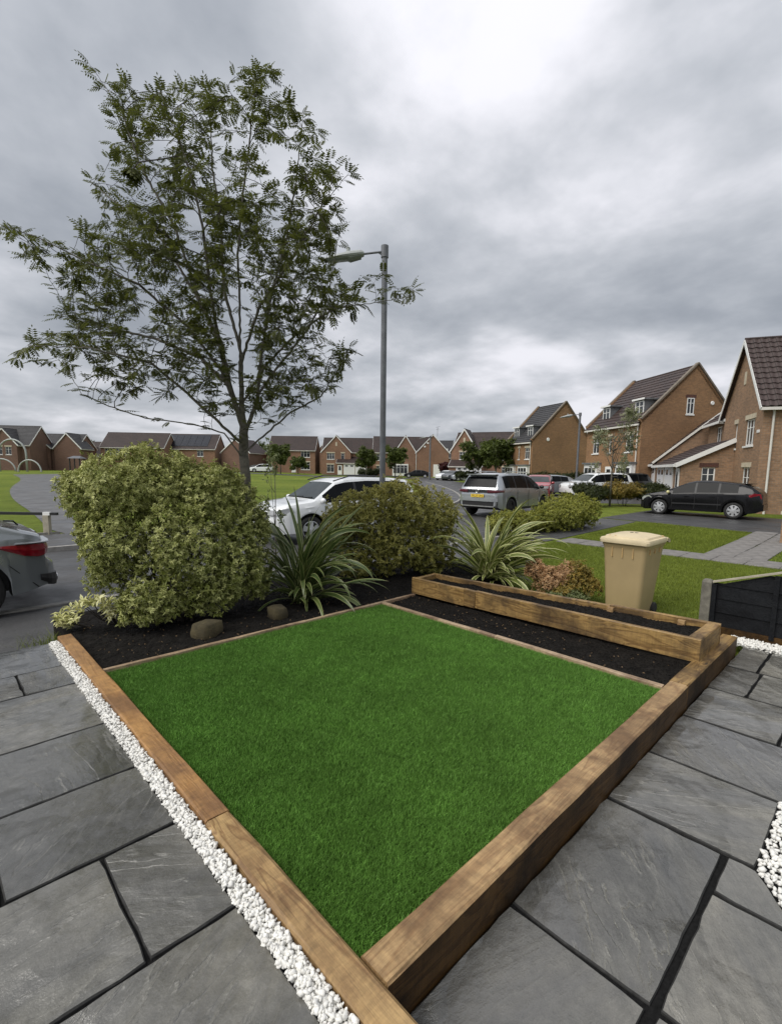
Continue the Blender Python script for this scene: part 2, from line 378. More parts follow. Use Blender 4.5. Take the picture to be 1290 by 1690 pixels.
def dull(m_, s_=.12):
    for n_ in m_.node_tree.nodes:
        if n_.type == 'BSDF_PRINCIPLED': n_.inputs['Specular IOR Level'].default_value = s_
    return m_
MT = dict(
    stone=sandstone(), soil=soil_mat(), field=field_mat(),
    wood_l=timber('treated sleeper timber honey', (.28, .145, .05), (.38, .21, .078), (.15, .078, .034), knots=.3),
    wood_n=timber('treated sleeper timber near', (.17, .09, .032), (.40, .265, .115), (.12, .062, .026)),
    wood_r=timber('treated sleeper timber brown', (.24, .14, .06), (.40, .265, .125), (.095, .048, .02), saw=.35, knots=.5),
    wood_rs=dull(timber('dark brown sleeper side timber', (.035, .017, .005), (.085, .046, .015), (.010, .006, .003), knots=.4), .2),  # much darker brown than the sleeper tops; also on the gravel board
    wood_b=timber('planter timber', (.12, .062, .018), (.34, .215, .075), (.032, .016, .006)),
    wood_p=timber('edging board timber', (.30, .21, .13), (.42, .31, .20), (.14, .085, .05), knots=0.3),
    joint=plain('dark jointing grit', (.012, .012, .012), .95, var=.4, scale=60, spec=.1, bump=.6),
    pebble=plain('white pebbles', (.72, .71, .67), .6, var=.14, scale=30, bump=.1),
    asphalt=asphalt('road asphalt', .05), path=asphalt('footpath asphalt', .062), tarpath=asphalt('park path tarmac', .085), drive=asphalt('driveway tarmac', .042),
    kerb=plain('concrete kerb', (.27, .26, .24), .85, var=.25, scale=9, bump=.3),
    flag=plain('weathered paving flags', (.17, .16, .15), .8, var=.3, scale=5, bump=.3),
    concrete=plain('weathered concrete', (.15, .14, .115), .9, var=.35, scale=14, bump=.5),
    turf=grass_mat('artificial turf', (.070, .150, .025), (.155, .325, .058), (.34, .55, .19), 1.3, .15),
    turfbase=plain('artificial turf backing', (.05, .11, .02), .9, var=.3, scale=30, spec=.1),
    lawn=grass_mat('mown lawn blades', (.095, .125, .018), (.225, .275, .042), (.46, .44, .12), .9, .15, .2),
    white=plain('white upvc', (.76, .76, .74), .4, var=.05, scale=3),
    cream=plain('pale cast stone', (.50, .44, .33), .8, var=.15, scale=5),
    fascia=plain('painted fascia', (.62, .60, .55), .5, var=.1, scale=2),
    glass=plain('window glass', (.018, .022, .026), .08, var=.3, scale=.6, spec=.8),
    curtain=plain('net curtain behind glass', (.20, .20, .19), .25, var=.35, scale=2.5, spec=.7),
    brick_a=brick_mat('buff orange brick', (.33, .195, .11), (.22, .135, .08), (.24, .20, .155)),
    brick_b=brick_mat('brown orange brick', (.31, .168, .078), (.23, .125, .06), (.20, .15, .10)),
    brick_e=brick_mat('red brown brick', (.27, .140, .082), (.19, .10, .06), (.22, .17, .13)),
    brick_k=brick_mat('dark red brick', (.20, .108, .074), (.14, .077, .055), (.16, .12, .10)),
    lintel=brick_mat('dark red soldier brick', (.10, .035, .022), (.07, .028, .02), (.10, .07, .06)),
    roof_a=tile_mat('dark brown roof tiles', (.058, .036, .031), (.040, .027, .025)),
    roof_e=tile_mat('brown roof tiles', (.050, .031, .026), (.036, .024, .021)),
    roof_g=tile_mat('grey roof tiles', (.040, .039, .041), (.030, .030, .032)),
    solar=plain('solar panel glass', (.010, .012, .018), .25, var=.2, scale=1),
    lead=plain('grey lead flashing', (.13, .135, .14), .6, var=.2, scale=3),
    door_w=plain('white garage door', (.72, .72, .72), .45, var=.05, scale=2),
    black=plain('black plastic', (.012, .012, .013), .5, var=.2, scale=10),
    rubber=plain('tyre rubber', (.018, .018, .018), .85, var=.3, scale=12),
    alloy=plain('silver wheel', (.52, .53, .54), .35, .6, var=.1, scale=8),
    carglass=plain('tinted car glass', (.005, .006, .007), .05, var=.2, scale=1, spec=.12),
    screenglass=plain('windscreen glass', (.030, .038, .038), .06, var=.5, scale=1.4, spec=.35),
    red_l=plain('red lamp lens', (.22, .006, .014), .15, var=.3, scale=14, coat=.8),
    clear_l=plain('clear lamp lens', (.62, .64, .66), .15, .3, var=.2, scale=14, coat=.8),
    chrome=plain('bright trim', (.6, .6, .6), .2, .9, var=.05),
    plate=plain('yellow number plate', (.72, .50, .04), .5, var=.04), ink=plain('black lettering', (.01, .01, .01), .6),
    galv=plain('grey painted steel', (.135, .142, .155), .5, .3, var=.18, scale=7, bump=.05),
    galv_l=plain('lamp housing grey', (.34, .36, .35), .5, .1, var=.15, scale=9),
    lens=plain('lamp bowl', (.17, .19, .16), .25, var=.15, scale=9),
    bin=plain('faded buff plastic', (.40, .30, .155), .6, var=.09, scale=2.2, bump=.03),
    bin_lid=plain('sun bleached buff plastic', (.60, .50, .32), .6, var=.12, scale=5, bump=.05),
    bin_o=plain('orange buff plastic', (.56, .38, .17), .6, var=.12, scale=5),
    fence=dull(timber('black painted fence board', (.008, .009, .011), (.014, .015, .017), (.005, .005, .006), knots=0)),
    stone_edge=plain('dark sawn slab edge', (.035, .035, .034), .85, var=.3, scale=40, spec=.1),  # slab sides and bevels: darker and rougher than the top face
    cap=plain('weathered cap rail', (.34, .31, .24), .8, var=.2, scale=8),
    bark=plain('rowan bark', (.115, .105, .085), .8, var=.4, scale=22, bump=.6),
    twig=plain('dark twig bark', (.040, .032, .026), .8, var=.4, scale=20),
    rock=plain('mossy brown rock', (.060, .048, .022), .9, var=.45, scale=7, bump=.8),
    coping=plain('brown stone coping', (.17, .145, .115), .85, var=.2, scale=4),
    hill=plain('distant moorland', (.13, .16, .16), .95, var=.2, scale=.01),
)
# ================================================================== terrain
def axis(segs):
    o = []
    for a, b, n in segs: o += list(np.linspace(a, b, n, endpoint=False))
    return o + [segs[-1][1]]
gx = axis([(-700, -120, 10), (-120, -40, 16), (-40, 45, 85), (45, 120, 14), (120, 700, 10)])
gy = axis([(-60, -10, 5), (-10, 60, 70), (60, 160, 25), (160, 900, 10)])
V = np.array([(x, y, ground(x, y)) for y in gy for x in gx]); nx = len(gx)
Fq = np.array([(j * nx + i, j * nx + i + 1, (j + 1) * nx + i + 1, (j + 1) * nx + i) for j in range(len(gy) - 1) for i in range(nx - 1)])
tag(link('ground', np_mesh('ground', V, Fq, MT['field'], smooth=True)), kind='structure')

def resample(pts, step=1.0):
    o = []
    for i in range(len(pts) - 1):
        p, q = Vector(pts[i][:2]), Vector(pts[i + 1][:2]); n = max(1, int((q - p).length / step))
        o += [p.lerp(q, k / n) for k in range(n)]
    return o + [Vector(pts[-1][:2])]
def smooth_line(pts, it=3):
    pts = [Vector(p[:2]) for p in pts]
    for _ in range(it):
        q = [pts[0]]
        for i in range(len(pts) - 1): q += [pts[i].lerp(pts[i + 1], .25), pts[i].lerp(pts[i + 1], .75)]
        pts = q + [pts[-1]]
    return pts
def offset_line(pts, d):
    o = []
    for i, p in enumerate(pts):
        t = (pts[min(i + 1, len(pts) - 1)] - pts[max(i - 1, 0)]).normalized(); o.append(p + Vector((-t.y, t.x)) * d)
    return o
def sheet(name, left, right, dz, mat, n=6, kind='structure'):
    mb = MB(); k = min(len(left), len(right))
    rows = [[left[i].lerp(right[i], j / n) for j in range(n + 1)] for i in range(k)]
    mb.v = [(p.x, p.y, ground(p.x, p.y) + dz) for r in rows for p in r]
    for i in range(k - 1):
        for j in range(n):
            a = i * (n + 1) + j; mb.f.append((a, a + n + 1, a + n + 2, a + 1)); mb.uv.append(None)
    o = mb.build(name, mat, smooth=True)
    # faces must look up
    if o.data.polygons[0].normal.z < 0: o.data.flip_normals()
    return tag(o, kind=kind) if kind else o
def box_sheet(name, a0, a1, b0, b1, dz, mat):
    na = max(2, int(abs(a1 - a0))); L = [G(a0 + (a1 - a0) * i / na, b0).to_2d() for i in range(na + 1)]; R = [G(a0 + (a1 - a0) * i / na, b1).to_2d() for i in range(na + 1)]
    return sheet(name, L, R, dz, mat, max(2, int(abs(b1 - b0))))

road_c = [G(a, 9.13).to_2d() for a in (-60, -30, -10, 0, 9)] + [Vector(p) for p in ((1.5, 15.6), (4.6, 20.5), (6.6, 27), (7.4, 38), (7.2, 52), (6.2, 70), (5.0, 96))]
road_c = resample(smooth_line(road_c, 3), 1.0)
sheet('road', offset_line(road_c, 2.46), offset_line(road_c, -2.46), .006, MT['asphalt'])
far_fp = [p for p in road_c if p.y < 62]
sheet('far_footpath', offset_line(far_fp, 4.9), offset_line(far_fp, 2.6), .1, MT['path'], 4)
box_sheet('near_footpath', -40, 5.0, 4.22, 6.6, .012, MT['path'])
box_sheet('near_footpath_far', 5.0, 17.6, 5.35, 6.6, .012, MT['path'])
box_sheet('driveway', 17.8, 23.3, -14, 6.7, .012, MT['drive'])
L = resample([(8.6, 27.2), (8.8, 40)], 1.5); R = resample([(18.5, 25.6), (17.5, 36)], 1.5)
sheet('forecourt', L, R, .012, MT['drive'], 8)
# cross street in front of the far row of houses
cs = resample(smooth_line([(-36, 86), (-12, 84), (5, 80), (22, 74)], 2), 3)
sheet('side_road', offset_line(cs, 3), offset_line(cs, -3), .03, MT['asphalt'], 4)
# park path
Lp = resample(smooth_line([(-9.9, 13.95), (-12.5, 17.0), (-18.7, 23.9), (-26.4, 33.6), (-34.7, 46), (-45, 58)], 3), 1)
Rp = resample(smooth_line([(-8.0, 12.5), (-11.2, 17.0), (-17.5, 26.0), (-24, 36.5), (-30.0, 48), (-40, 66)], 3), 1)
kk = min(len(Lp), len(Rp)); Lp2 = [Lp[int(i * (len(Lp) - 1) / (kk - 1))] for i in range(kk)]; Rp2 = [Rp[int(i * (len(Rp) - 1) / (kk - 1))] for i in range(kk)]
sheet('park_path', Lp2, Rp2, .02, MT['tarpath'], 5)

# kerbs: every stone its own piece
def kerb_run(name, pts, h0, h1, wdt, length=.914):
    root = MB(); pts = resample(pts, .05); 
    base = bpy.data.objects.new(name, None); COL.objects.link(base); tag(base, kind='structure')
    acc = 0; start = pts[0]; i = 0; k = 0
    while i < len(pts) - 1:
        acc = 0; j = i
        while j < len(pts) - 1 and acc < length: acc += (pts[j + 1] - pts[j]).length; j += 1
        p, q = pts[i], pts[j]; t = (q - p).normalized(); q2 = q - t * .008
        gz = ground((p.x + q.x) / 2, (p.y + q.y) / 2) + random.uniform(-.004, .004)
        mb = MB(); mb.bar((p.x, p.y, gz + (h0 + h1) / 2), (q2.x, q2.y, gz + (h0 + h1) / 2 + random.uniform(-.003, .003)), wdt, h1 - h0)
        mb.build('kerb_stone', MT['kerb'], base); k += 1; i = j
    return base
fk = [p for p in road_c if -9 < p.x and p.y < 62]
kerb_run('far_kerb', offset_line(fk, 2.52), -.1, .115, .125)
kerb_run('near_kerb', [G(a, 6.66).to_2d() for a in (-8, -2, 4, 10, 14)], -.1, .028, .12)
kerb_run('paving_edging', [G(a, 4.19).to_2d() for a in (-4.5, -2.2, -.21)], -.1, .05, .05)
kerb_run('verge_edging', [(-14.2, 7.8), (-8.75, 12.75)], -.1, .14, .05)

# hills on the horizon
mb = MB()
xs = np.linspace(-620, 500, 60); prev = None
for i, x in enumerate(xs):
    h = 16 + 9 * mnoise.noise(Vector((x * .006, 0, 3))) + 5 * mnoise.noise(Vector((x * .02, 2, 0)))
    h *= max(.2, 1 - abs(x + 170) / 420)
    for k, (yy, zz_) in enumerate(((640, -3), (700, h * .75), (760, h * 1.5), (860, h * 1.3), (880, -3))):
        mb.v.append((x, yy + 30 * mnoise.noise(Vector((x * .01, k, 9))), zz_ * 1.0))
    if i:
        for k in range(4):
            a = (i - 1) * 5 + k; b = i * 5 + k; mb.f.append((a, b, b + 1, a + 1)); mb.uv.append(None)
tag(mb.build('hills', MT['hill'], smooth=True), kind='structure')

# ================================================================== paving
def slab_obj(parent, poly, z, mat, name='slab', jit=.0022, th=.03, step=.07, tilt=.0015):
    """poly in garden coordinates; edges hand-dressed, so slightly uneven"""
    c = sum((Vector(p) for p in poly), Vector((0, 0))) / len(poly); out_ = []
    area = sum(poly[i][0] * poly[(i + 1) % len(poly)][1] - poly[(i + 1) % len(poly)][0] * poly[i][1] for i in range(len(poly)))
    if area < 0: poly = poly[::-1]
    for i in range(len(poly)):
        p, q = Vector(poly[i]), Vector(poly[(i + 1) % len(poly)]); n = max(2, int((q - p).length / step)); nr = Vector(((q - p).y, -(q - p).x)).normalized()
        for k in range(n):
            out_.append(p.lerp(q, k / n) + nr * (random.gauss(0, jit) + (.003 if mat is MT['stone'] else 0)) - (nr * .004 if k == 0 else Vector((0, 0))))
    cw = G(c.x, c.y, z); ta, tb = random.gauss(0, tilt), random.gauss(0, tilt)
    def loc(p, dz): 
        d = p - c; return (d.x, d.y, dz + ta * d.x + tb * d.y)
    n = len(out_); mb = MB()
    top = [loc(p + (c - p).normalized() * .006, 0) for p in out_]; mid = [loc(p, -.005) for p in out_]; bot = [loc(p, -th) for p in out_]
    mb.v = top + mid + bot; mb.f.append(tuple(range(n))); mb.uv.append(None)
    for i in range(n):
        j = (i + 1) % n
        mb.f.append((n + i, n + j, j, i)); mb.f.append((2 * n + i, 2 * n + j, n + j, n + i)); mb.uv += [None, None]
    o = mb.build(name, mat, parent, loc=cw, rz=TH)
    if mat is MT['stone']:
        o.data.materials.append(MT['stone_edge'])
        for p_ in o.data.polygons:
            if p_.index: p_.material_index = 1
    return o
def rect(a0, a1, b0, b1): return [(a0, b0), (a1, b0), (a1, b1), (a0, b1)]
def group_root(name): 
    o = bpy.data.objects.new(name, None); COL.objects.link(o); return tag(o, kind='structure')
def gbox(mb, a0, a1, b0, b1, z0, z1): mb.box(a0, a1, b0, b1, z0, z1, T=lambda p: G(p.x, p.y, p.z))
mb = MB(); gbox(mb, -4.2, -.118, -2.6, 4.165, -.4, -.031); base_l = tag(mb.build('left_paving_bed', MT['joint']), kind='structure')
mb = MB(); gbox(mb, -.30, 5.36, -4.2, -.135, -.4, -.184); base_r = tag(mb.build('right_paving_bed', MT['joint']), kind='structure')
ZL, ZR = -.018, -.17
pl = group_root('left_paving'); g = .008
for b0, b1, cuts in ((-1.1, -.42, (-.195, -.9, -1.7)), (-.40, .47, (-.195, -1.05, -1.95)), (.485, 1.058, (-.195, -.497, -1.12, -1.9)), (1.078, 1.632, (-.195, -.82, -1.7)),
                     (1.648, 2.25, (-.195, -1.08, -1.9)), (2.265, 3.035, (-.195, -1.12, -1.9, -2.7)), (3.05, 3.49, (-.195, -.505, -1.3, -2.1, -2.9)), (3.505, 4.15, (-.195, -1.12, -1.9, -2.8))):
    for i in range(len(cuts) - 1):
        slab_obj(pl, rect(cuts[i + 1] + g, cuts[i] - (g if i else 0), b0, b1), ZL + random.gauss(0, .0012), MT['stone'])
pr = group_root('right_paving')
RR = [rect(-.28, .688, -.138, -.66), rect(-.28, .688, -.70, -1.5), rect(.712, 1.648, -.138, -.668), rect(.70, 1.365, -.70, -1.0), 
      [(1.385, -.70), (1.648, -.70), (1.65, -.80), (1.385, -.985)], [(.3, -1.02), (1.365, -1.02), (.9, -1.32), (.3, -1.7)],
      rect(1.672, 2.292, -.138, -.795), rect(2.312, 2.985, -.138, -.815), rect(3.008, 3.67, -.138, -.685), rect(3.008, 3.67, -.705, -1.4),
      rect(3.69, 4.325, -.138, -.39), rect(3.69, 4.325, -.412, -1.2), rect(4.345, 5.06, -.138, -.352), rect(4.345, 5.06, -.376, -1.2)]
for p in RR[:3] + [[(.712, -.70), (1.365, -.70), (1.365, -.995), (.9, -1.30), (.712, -1.30)]] + [RR[4]] + RR[6:]:
    slab_obj(pr, p, ZR + random.gauss(0, .0012), MT['stone'])

for a0, a1 in ((3.008, 3.67), (3.69, 4.325), (4.345, 5.06)):
    b_ = -1.22 if a0 > 3.5 else -1.42
    while b_ > -4.0: slab_obj(pr, rect(a0, a1, b_ - .02, b_ - .86), ZR + random.gauss(0, .0012), MT['stone']); b_ -= .88
b_ = -2.14
while b_ > -4.0:
    for a0, a1 in ((-.28, .78), (.80, 1.66), (1.68, 2.98)): slab_obj(pr, rect(a0, a1, b_, b_ - .6), ZR + random.gauss(0, .0012), MT['stone'])
    b_ -= .62
# neighbour's slab paths across the lawn
fp = group_root('garden_path')
b = 5.2; 
while b > -7:
    for a0, a1 in ((11.35, 11.79), (11.80, 12.25)):
        gz = ground(*G(a0, b).to_2d()); slab_obj(fp, rect(a0, a1, b - .59, b), gz + .022 + random.gauss(0, .003), MT['flag'], 'paving_flag', .004, .04, .2, .006)
    b -= .6
fp2 = group_root('front_path')
a = 12.27
while a < 17.7:
    for b0, b1 in ((.75, 1.34), (1.35, 1.94)):
        c_ = G(a + .3, b0 + .3); slab_obj(fp2, rect(a, a + .59, b0, b1), ground(c_.x, c_.y) + .022 + random.gauss(0, .003), MT['flag'], 'paving_flag', .004, .04, .2, .006)
    a += .6

# ================================================================== timber
def beam(name, p, q, wdt, hgt, mat, parent=None, seg=.25, jit=.0015, ch=.008, side=None):
    """a sawn timber: local x runs along the grain, z up; arrises slightly worn; p,q = world points on the centre of the top face"""
    p, q = Vector(p), Vector(q); L = (q - p).length; n = max(2, int(L / seg)); mb = MB()
    prof = [(-wdt / 2 + ch, 0), (wdt / 2 - ch, 0), (wdt / 2, -ch), (wdt / 2, -hgt + ch), (wdt / 2 - ch, -hgt), (-wdt / 2 + ch, -hgt), (-wdt / 2, -hgt + ch), (-wdt / 2, -ch)]
    for i in range(n + 1):
        x = L * i / n; bow = random.gauss(0, jit)
        for y, z in prof: mb.v.append((x, y + random.gauss(0, jit), z + bow * .5 + random.gauss(0, jit * .4)))
    for i in range(n):
        for j in range(8):
            a = i * 8 + j; b_ = i * 8 + (j + 1) % 8; mb.f.append((a, b_, b_ + 8, a + 8)); mb.uv.append(None)
    mb.f.append(tuple(range(7, -1, -1))); mb.f.append(tuple(n * 8 + j for j in range(8))); mb.uv += [None, None]
    # outward normals
    d = q - p; o = mb.build(name, mat, parent, loc=p, rz=math.atan2(d.y, d.x))
    o.rotation_euler = (0, -math.asin(d.z / L), math.atan2(d.y, d.x))
    o.data.flip_normals()
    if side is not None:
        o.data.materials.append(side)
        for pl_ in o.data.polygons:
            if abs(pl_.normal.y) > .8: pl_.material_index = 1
    return o
t = thing('sleeper_edging', 'honey brown timber sleepers laid flat between the white pebble strip and the lawn', 'garden edging')
beam('sleeper', G(-.0575, 4.2, .018), G(-.0575, .934, .018), .115, .2, MT['wood_l'], t, jit=.0016)
beam('sleeper', G(-.0575, .93, .016), G(-.0575, -1.0, .016), .115, .2, MT['wood_n'], t, jit=.002, ch=.012)
t = thing('sleeper_edging', 'brown timber sleepers with a dark outer face between the lawn and the right paving', 'garden edging')
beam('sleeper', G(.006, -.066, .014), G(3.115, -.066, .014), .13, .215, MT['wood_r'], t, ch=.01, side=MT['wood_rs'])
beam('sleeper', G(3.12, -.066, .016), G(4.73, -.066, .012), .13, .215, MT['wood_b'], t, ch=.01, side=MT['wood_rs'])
t = thing('edging_board', 'thin weathered timber board between the lawn and the planted bush bed', 'edging board')
beam('board', G(.002, 3.112, .006), G(1.9, 3.114, .006), .042, .1, MT['wood_p'], t, ch=.004); beam('board', G(1.904, 3.114, .004), G(3.56, 3.118, .006), .042, .1, MT['wood_p'], t, ch=.004)
t = thing('edging_board', 'thin weathered timber board between the lawn and the strip of bare black soil', 'edging board')
beam('board', G(2.99, 3.088, .006), G(3.0, 1.5, .004), .05, .1, MT['wood_p'], t, ch=.004); beam('board', G(3.0, 1.496, .006), G(2.995, .004, .006), .05, .1, MT['wood_p'], t, ch=.004)
pt = thing('raised_planter', 'long raised timber planter filled with black compost in front of the wheelie bin', 'planter')
FL, FR, BR, BL = Vector((3.57, 3.17)), Vector((3.70, -.055)), Vector((4.385, -.055)), Vector((4.045, 3.2))
def gl(P, z): return G(P.x, P.y, z)
fd = (FR - FL).normalized(); fn = Vector((-fd.y, fd.x)) * .026       # towards +a
if fn.x < 0: fn = -fn
bd = (BR - BL).normalized(); bn = Vector((-bd.y, bd.x)) * .026
if bn.x > 0: bn = -bn
tt = [0, (3.17 - 2.36) / 3.22, (3.17 - 2.2) / 3.22, 1]
for i in range(3): beam('front_board', gl(FL.lerp(FR, tt[i] + (.001 if i else 0)) + fn, .208), gl(FL.lerp(FR, tt[i + 1]) + fn, .203), .05, .205, MT['wood_b'], pt, jit=.0014, ch=.005)
for t0, t1, zt in ((0, .70, .196), (.702, 1, .206)): beam('back_board', gl(BL.lerp(BR, t0) + bn, zt), gl(BL.lerp(BR, t1) + bn, zt), .05, .36, MT['wood_b'], pt, jit=.0018, ch=.006)
beam('end_board', gl(FL + fn * 1.95 + Vector((0, -.028)), .203), gl(BL + bn * 1.95 + Vector((0, -.028)), .198), .05, .2, MT['wood_b'], pt)
beam('end_board', gl(FR + fn * 1.95 + Vector((0, .055)), .204), gl(BR + bn * 1.95 + Vector((0, .055)), .2), .105, .2, MT['wood_b'], pt)
for tq in (.706, .905):
    P = BL.lerp(BR, tq) + bn * 2.9; mb = MB(); gbox(mb, P.x - .022, P.x + .022, P.y - .03, P.y + .03, -.1, .185); mb.build('peg', MT['wood_r'], pt)

# ================================================================== soil
def soil_patch(name, quad, z, amp, step, label, chips=3000):
    """quad: four garden points (a0b0,a1b0,a1b1,a0b1)"""
    A0, A1, A2, A3 = [Vector(p) for p in quad]; n = int(max((A1 - A0).length, (A2 - A3).length) / step); m_ = int(max((A3 - A0).length, (A2 - A1).length) / step)
    V = []
    for j in range(m_ + 1):
        for i in range(n + 1):
            p = A0.lerp(A1, i / n).lerp(A3.lerp(A2, i / n), j / m_)
            h = amp * (.8 * mnoise.noise(Vector((p.x * 3, p.y * 3, 0))) + .5 * mnoise.noise(Vector((p.x * 12, p.y * 12, 5))) + .45 * mnoise.noise(Vector((p.x * 45, p.y * 45, 9))))
            V.append(G(p.x, p.y, z + h))
    Fq = [(j * (n + 1) + i, j * (n + 1) + i + 1, (j + 1) * (n + 1) + i + 1, (j + 1) * (n + 1) + i) for j in range(m_) for i in range(n)]
    nb = len(V)
    V = [tuple(v) for v in V]; F3 = []
    for _ in range(chips):
        i, j = random.random(), random.random(); p = A0.lerp(A1, i).lerp(A3.lerp(A2, i), j)
        h = amp * (.8 * mnoise.noise(Vector((p.x * 3, p.y * 3, 0))) + .5 * mnoise.noise(Vector((p.x * 12, p.y * 12, 5))))
        c = G(p.x, p.y, z + h + .003); s = random.uniform(.003, .010); k = len(V)
        d = Vector((random.gauss(0, 1), random.gauss(0, 1), random.gauss(0, .35))).normalized(); e_ = d.orthogonal().normalized(); f_ = d.cross(e_)
        V += [tuple(c + d * s * 1.6), tuple(c - d * s * 1.6 + e_ * s * .4), tuple(c + e_ * s * .7 + f_ * s * .4), tuple(c - e_ * s * .4 + f_ * s * .5)]
        F3 += [(k, k + 2, k + 1), (k, k + 1, k + 3), (k, k + 3, k + 2), (k + 1, k + 2, k + 3)]
    me = bpy.data.meshes.new(name); me.from_pydata(V, [], Fq + F3); me.materials.append(MT['soil'])
    o = link(name, me); return tag(o, label, 'soil', kind='stuff')
soil_patch('soil', [(3.022, .0), (3.022, 3.09), (3.565, 3.09), (3.70, .0)], -.022, .014, .022, 'strip of bare black soil between the lawn and the raised planter', 5000)
soil_patch('soil', [(3.74, .05), (3.61, 3.12), (4.02, 3.14), (4.34, .05)], .135, .02, .022, 'black compost filling the raised timber planter', 4000)
soil_patch('soil', [(.002, 3.134), (.002, 5.15), (5.9, 5.15), (5.9, 3.134)], -.035, .03, .035, 'dark mulch under the bushes behind the lawn', 7000)
mb = MB(); gbox(mb, .002, 5.9, 3.14, 5.15, -.4, -.075); gbox(mb, 3.03, 3.57, .002, 3.13, -.4, -.06); gbox(mb, 3.7, 4.3, .0, 3.1, -.3, .07)
tag(mb.build('subsoil', MT['soil']), kind='structure')
mb = MB(); gbox(mb, .002, 2.965, .0, 3.09, -.3, -.024); tag(mb.build('turf_base', MT['turfbase']), kind='structure')

# ================================================================== white pebbles
def ico(sub):
    import bmesh
    bm = bmesh.new(); bmesh.ops.create_icosphere(bm, subdivisions=sub, radius=1); bm.verts.ensure_lookup_table()
    V = np.array([v.co[:] for v in bm.verts]); F = np.array([[v.index for v in f.verts] for f in bm.faces]); bm.free(); return V, F
IC = {1: ico(1), 2: ico(2)}
def scatter_stones(name, pts, sizes, mat, label, cat, sub=1, flat=.62, rough=.18, loc=(0, 0, 0)):
    bv, bf = IC[sub]; n = len(pts); nv = len(bv)
    q = rng.normal(size=(n, 4)); q /= np.linalg.norm(q, axis=1)[:, None]
    w_, x, y, z = q.T
    R = np.stack([1 - 2 * (y * y + z * z), 2 * (x * y - z * w_), 2 * (x * z + y * w_), 2 * (x * y + z * w_), 1 - 2 * (x * x + z * z), 2 * (y * z - x * w_), 2 * (x * z - y * w_), 2 * (y * z + x * w_), 1 - 2 * (x * x + y * y)], 1).reshape(n, 3, 3)
    sc = np.stack([rng.uniform(.9, 1.35, n), rng.uniform(.75, 1.05, n), rng.uniform(flat - .12, flat + .15, n)], 1)
    Vv = bv[None] * (1 + rng.normal(0, rough, (n, nv, 1))) * sc[:, None, :]
    Vv = np.einsum('nij,nkj->nki', R, Vv) * np.asarray(sizes)[:, None, None] + np.asarray(pts)[:, None, :]
    F = (bf[None] + (np.arange(n) * nv)[:, None, None]).reshape(-1, 3)
    me = np_mesh(name, Vv.reshape(-1, 3), F, mat)
    return tag(link(name, me), label, cat, kind='stuff')
def strip_pts(fn, n, z0, z1):
    o = []
    while len(o) < n:
        p = fn(); 
        if p: o.append(G(p[0], p[1], random.uniform(z0, z1))[:])
    return np.array(o)
P1 = strip_pts(lambda: (random.uniform(-.193, -.122) + random.gauss(0, .003), random.uniform(-.9, 1.6)), 4300, -.03, .001)
scatter_stones('pebbles', P1, rng.uniform(.0038, .0115, len(P1)), MT['pebble'], 'white pebble strip beside the left timber sleeper, nearest stretch', 'pebbles', 2)
P2 = strip_pts(lambda: (random.uniform(-.195, -.12) + random.gauss(0, .003), random.uniform(1.6, 4.12)), 4300, -.03, .001)
scatter_stones('pebbles', P2, rng.uniform(.0042, .011, len(P2)), MT['pebble'], 'white pebble strip beside the left timber sleeper, far stretch next to the bush', 'pebbles', 1)
def inP():
    a, b = random.uniform(.9, 2.95), random.uniform(-2.0, -.80)
    if a < 1.69 and b > -.79 - (1.69 - a) * .66: return None
    if a >= 1.69 and b > -.803: return None
    return a, b
P3 = strip_pts(inP, 9000, -.184, -.158)
scatter_stones('pebbles', P3, rng.uniform(.008, .0155, len(P3)), MT['pebble'], 'patch of white pebbles at the right edge of the wet slabs', 'pebbles', 1)
P4 = strip_pts(lambda: (random.uniform(5.08, 5.33), random.uniform(-1.5, .02)), 3200, -.186, -.150)
scatter_stones('pebbles', P4, rng.uniform(.009, .016, len(P4)), MT['pebble'], 'white pebbles along the foot of the black fence', 'pebbles', 1)

# ================================================================== artificial lawn and mown grass
def blades(name, P, H, Wd, lean, mat, label, cat, bias=(0, 0)):
    n = len(P); a = rng.uniform(0, 2 * np.pi, n); l = rng.uniform(0, lean, n) * H; b = rng.uniform(0, 2 * np.pi, n)
    side = np.stack([np.cos(a), np.sin(a), np.zeros(n)], 1) * Wd[:, None] / 2
    tip = P + np.stack([np.cos(b) * l + bias[0] * H, np.sin(b) * l + bias[1] * H, H], 1)
    V = np.stack([P - side, P + side, tip], 1).reshape(-1, 3)
    F = np.arange(3 * n).reshape(n, 3); t_ = rng.beta(2, 3, n); t3 = np.stack([t_ * .55, t_ * .55, t_], 1).ravel()
    me = np_mesh(name, V, F, mat, tint=t3)
    return tag(link(name, me), label, cat, kind='stuff')
def gfield(a0, a1, b0, b1, n, dens_pow=0.0, dmin=1.5):
    A_ = rng.uniform(a0, a1, int(n * 3)); B_ = rng.uniform(b0, b1, int(n * 3))
    X = -.085 + A_ * CA - B_ * SA; Y = 1.41 + A_ * SA + B_ * CA
    if dens_pow:
        d = np.sqrt(X * X + Y * Y); keep = rng.uniform(0, 1, len(X)) < np.minimum(1, (dmin / d)) ** dens_pow; X, Y = X[keep], Y[keep]
    X, Y = X[:int(n)], Y[:int(n)]; return X, Y
X, Y = gfield(.004, 2.962, .002, 3.088, 520000, 1.1)
n = len(X); patch = np.array([0]) 
Hh = rng.uniform(.014, .024, n)
blades('artificial_lawn', np.stack([X, Y, np.full(n, -.022)], 1), Hh, rng.uniform(.0022, .0036, n), 1.1, MT['turf'], 'square bright green artificial lawn framed by timber sleepers', 'lawn', bias=(.10, -.22))
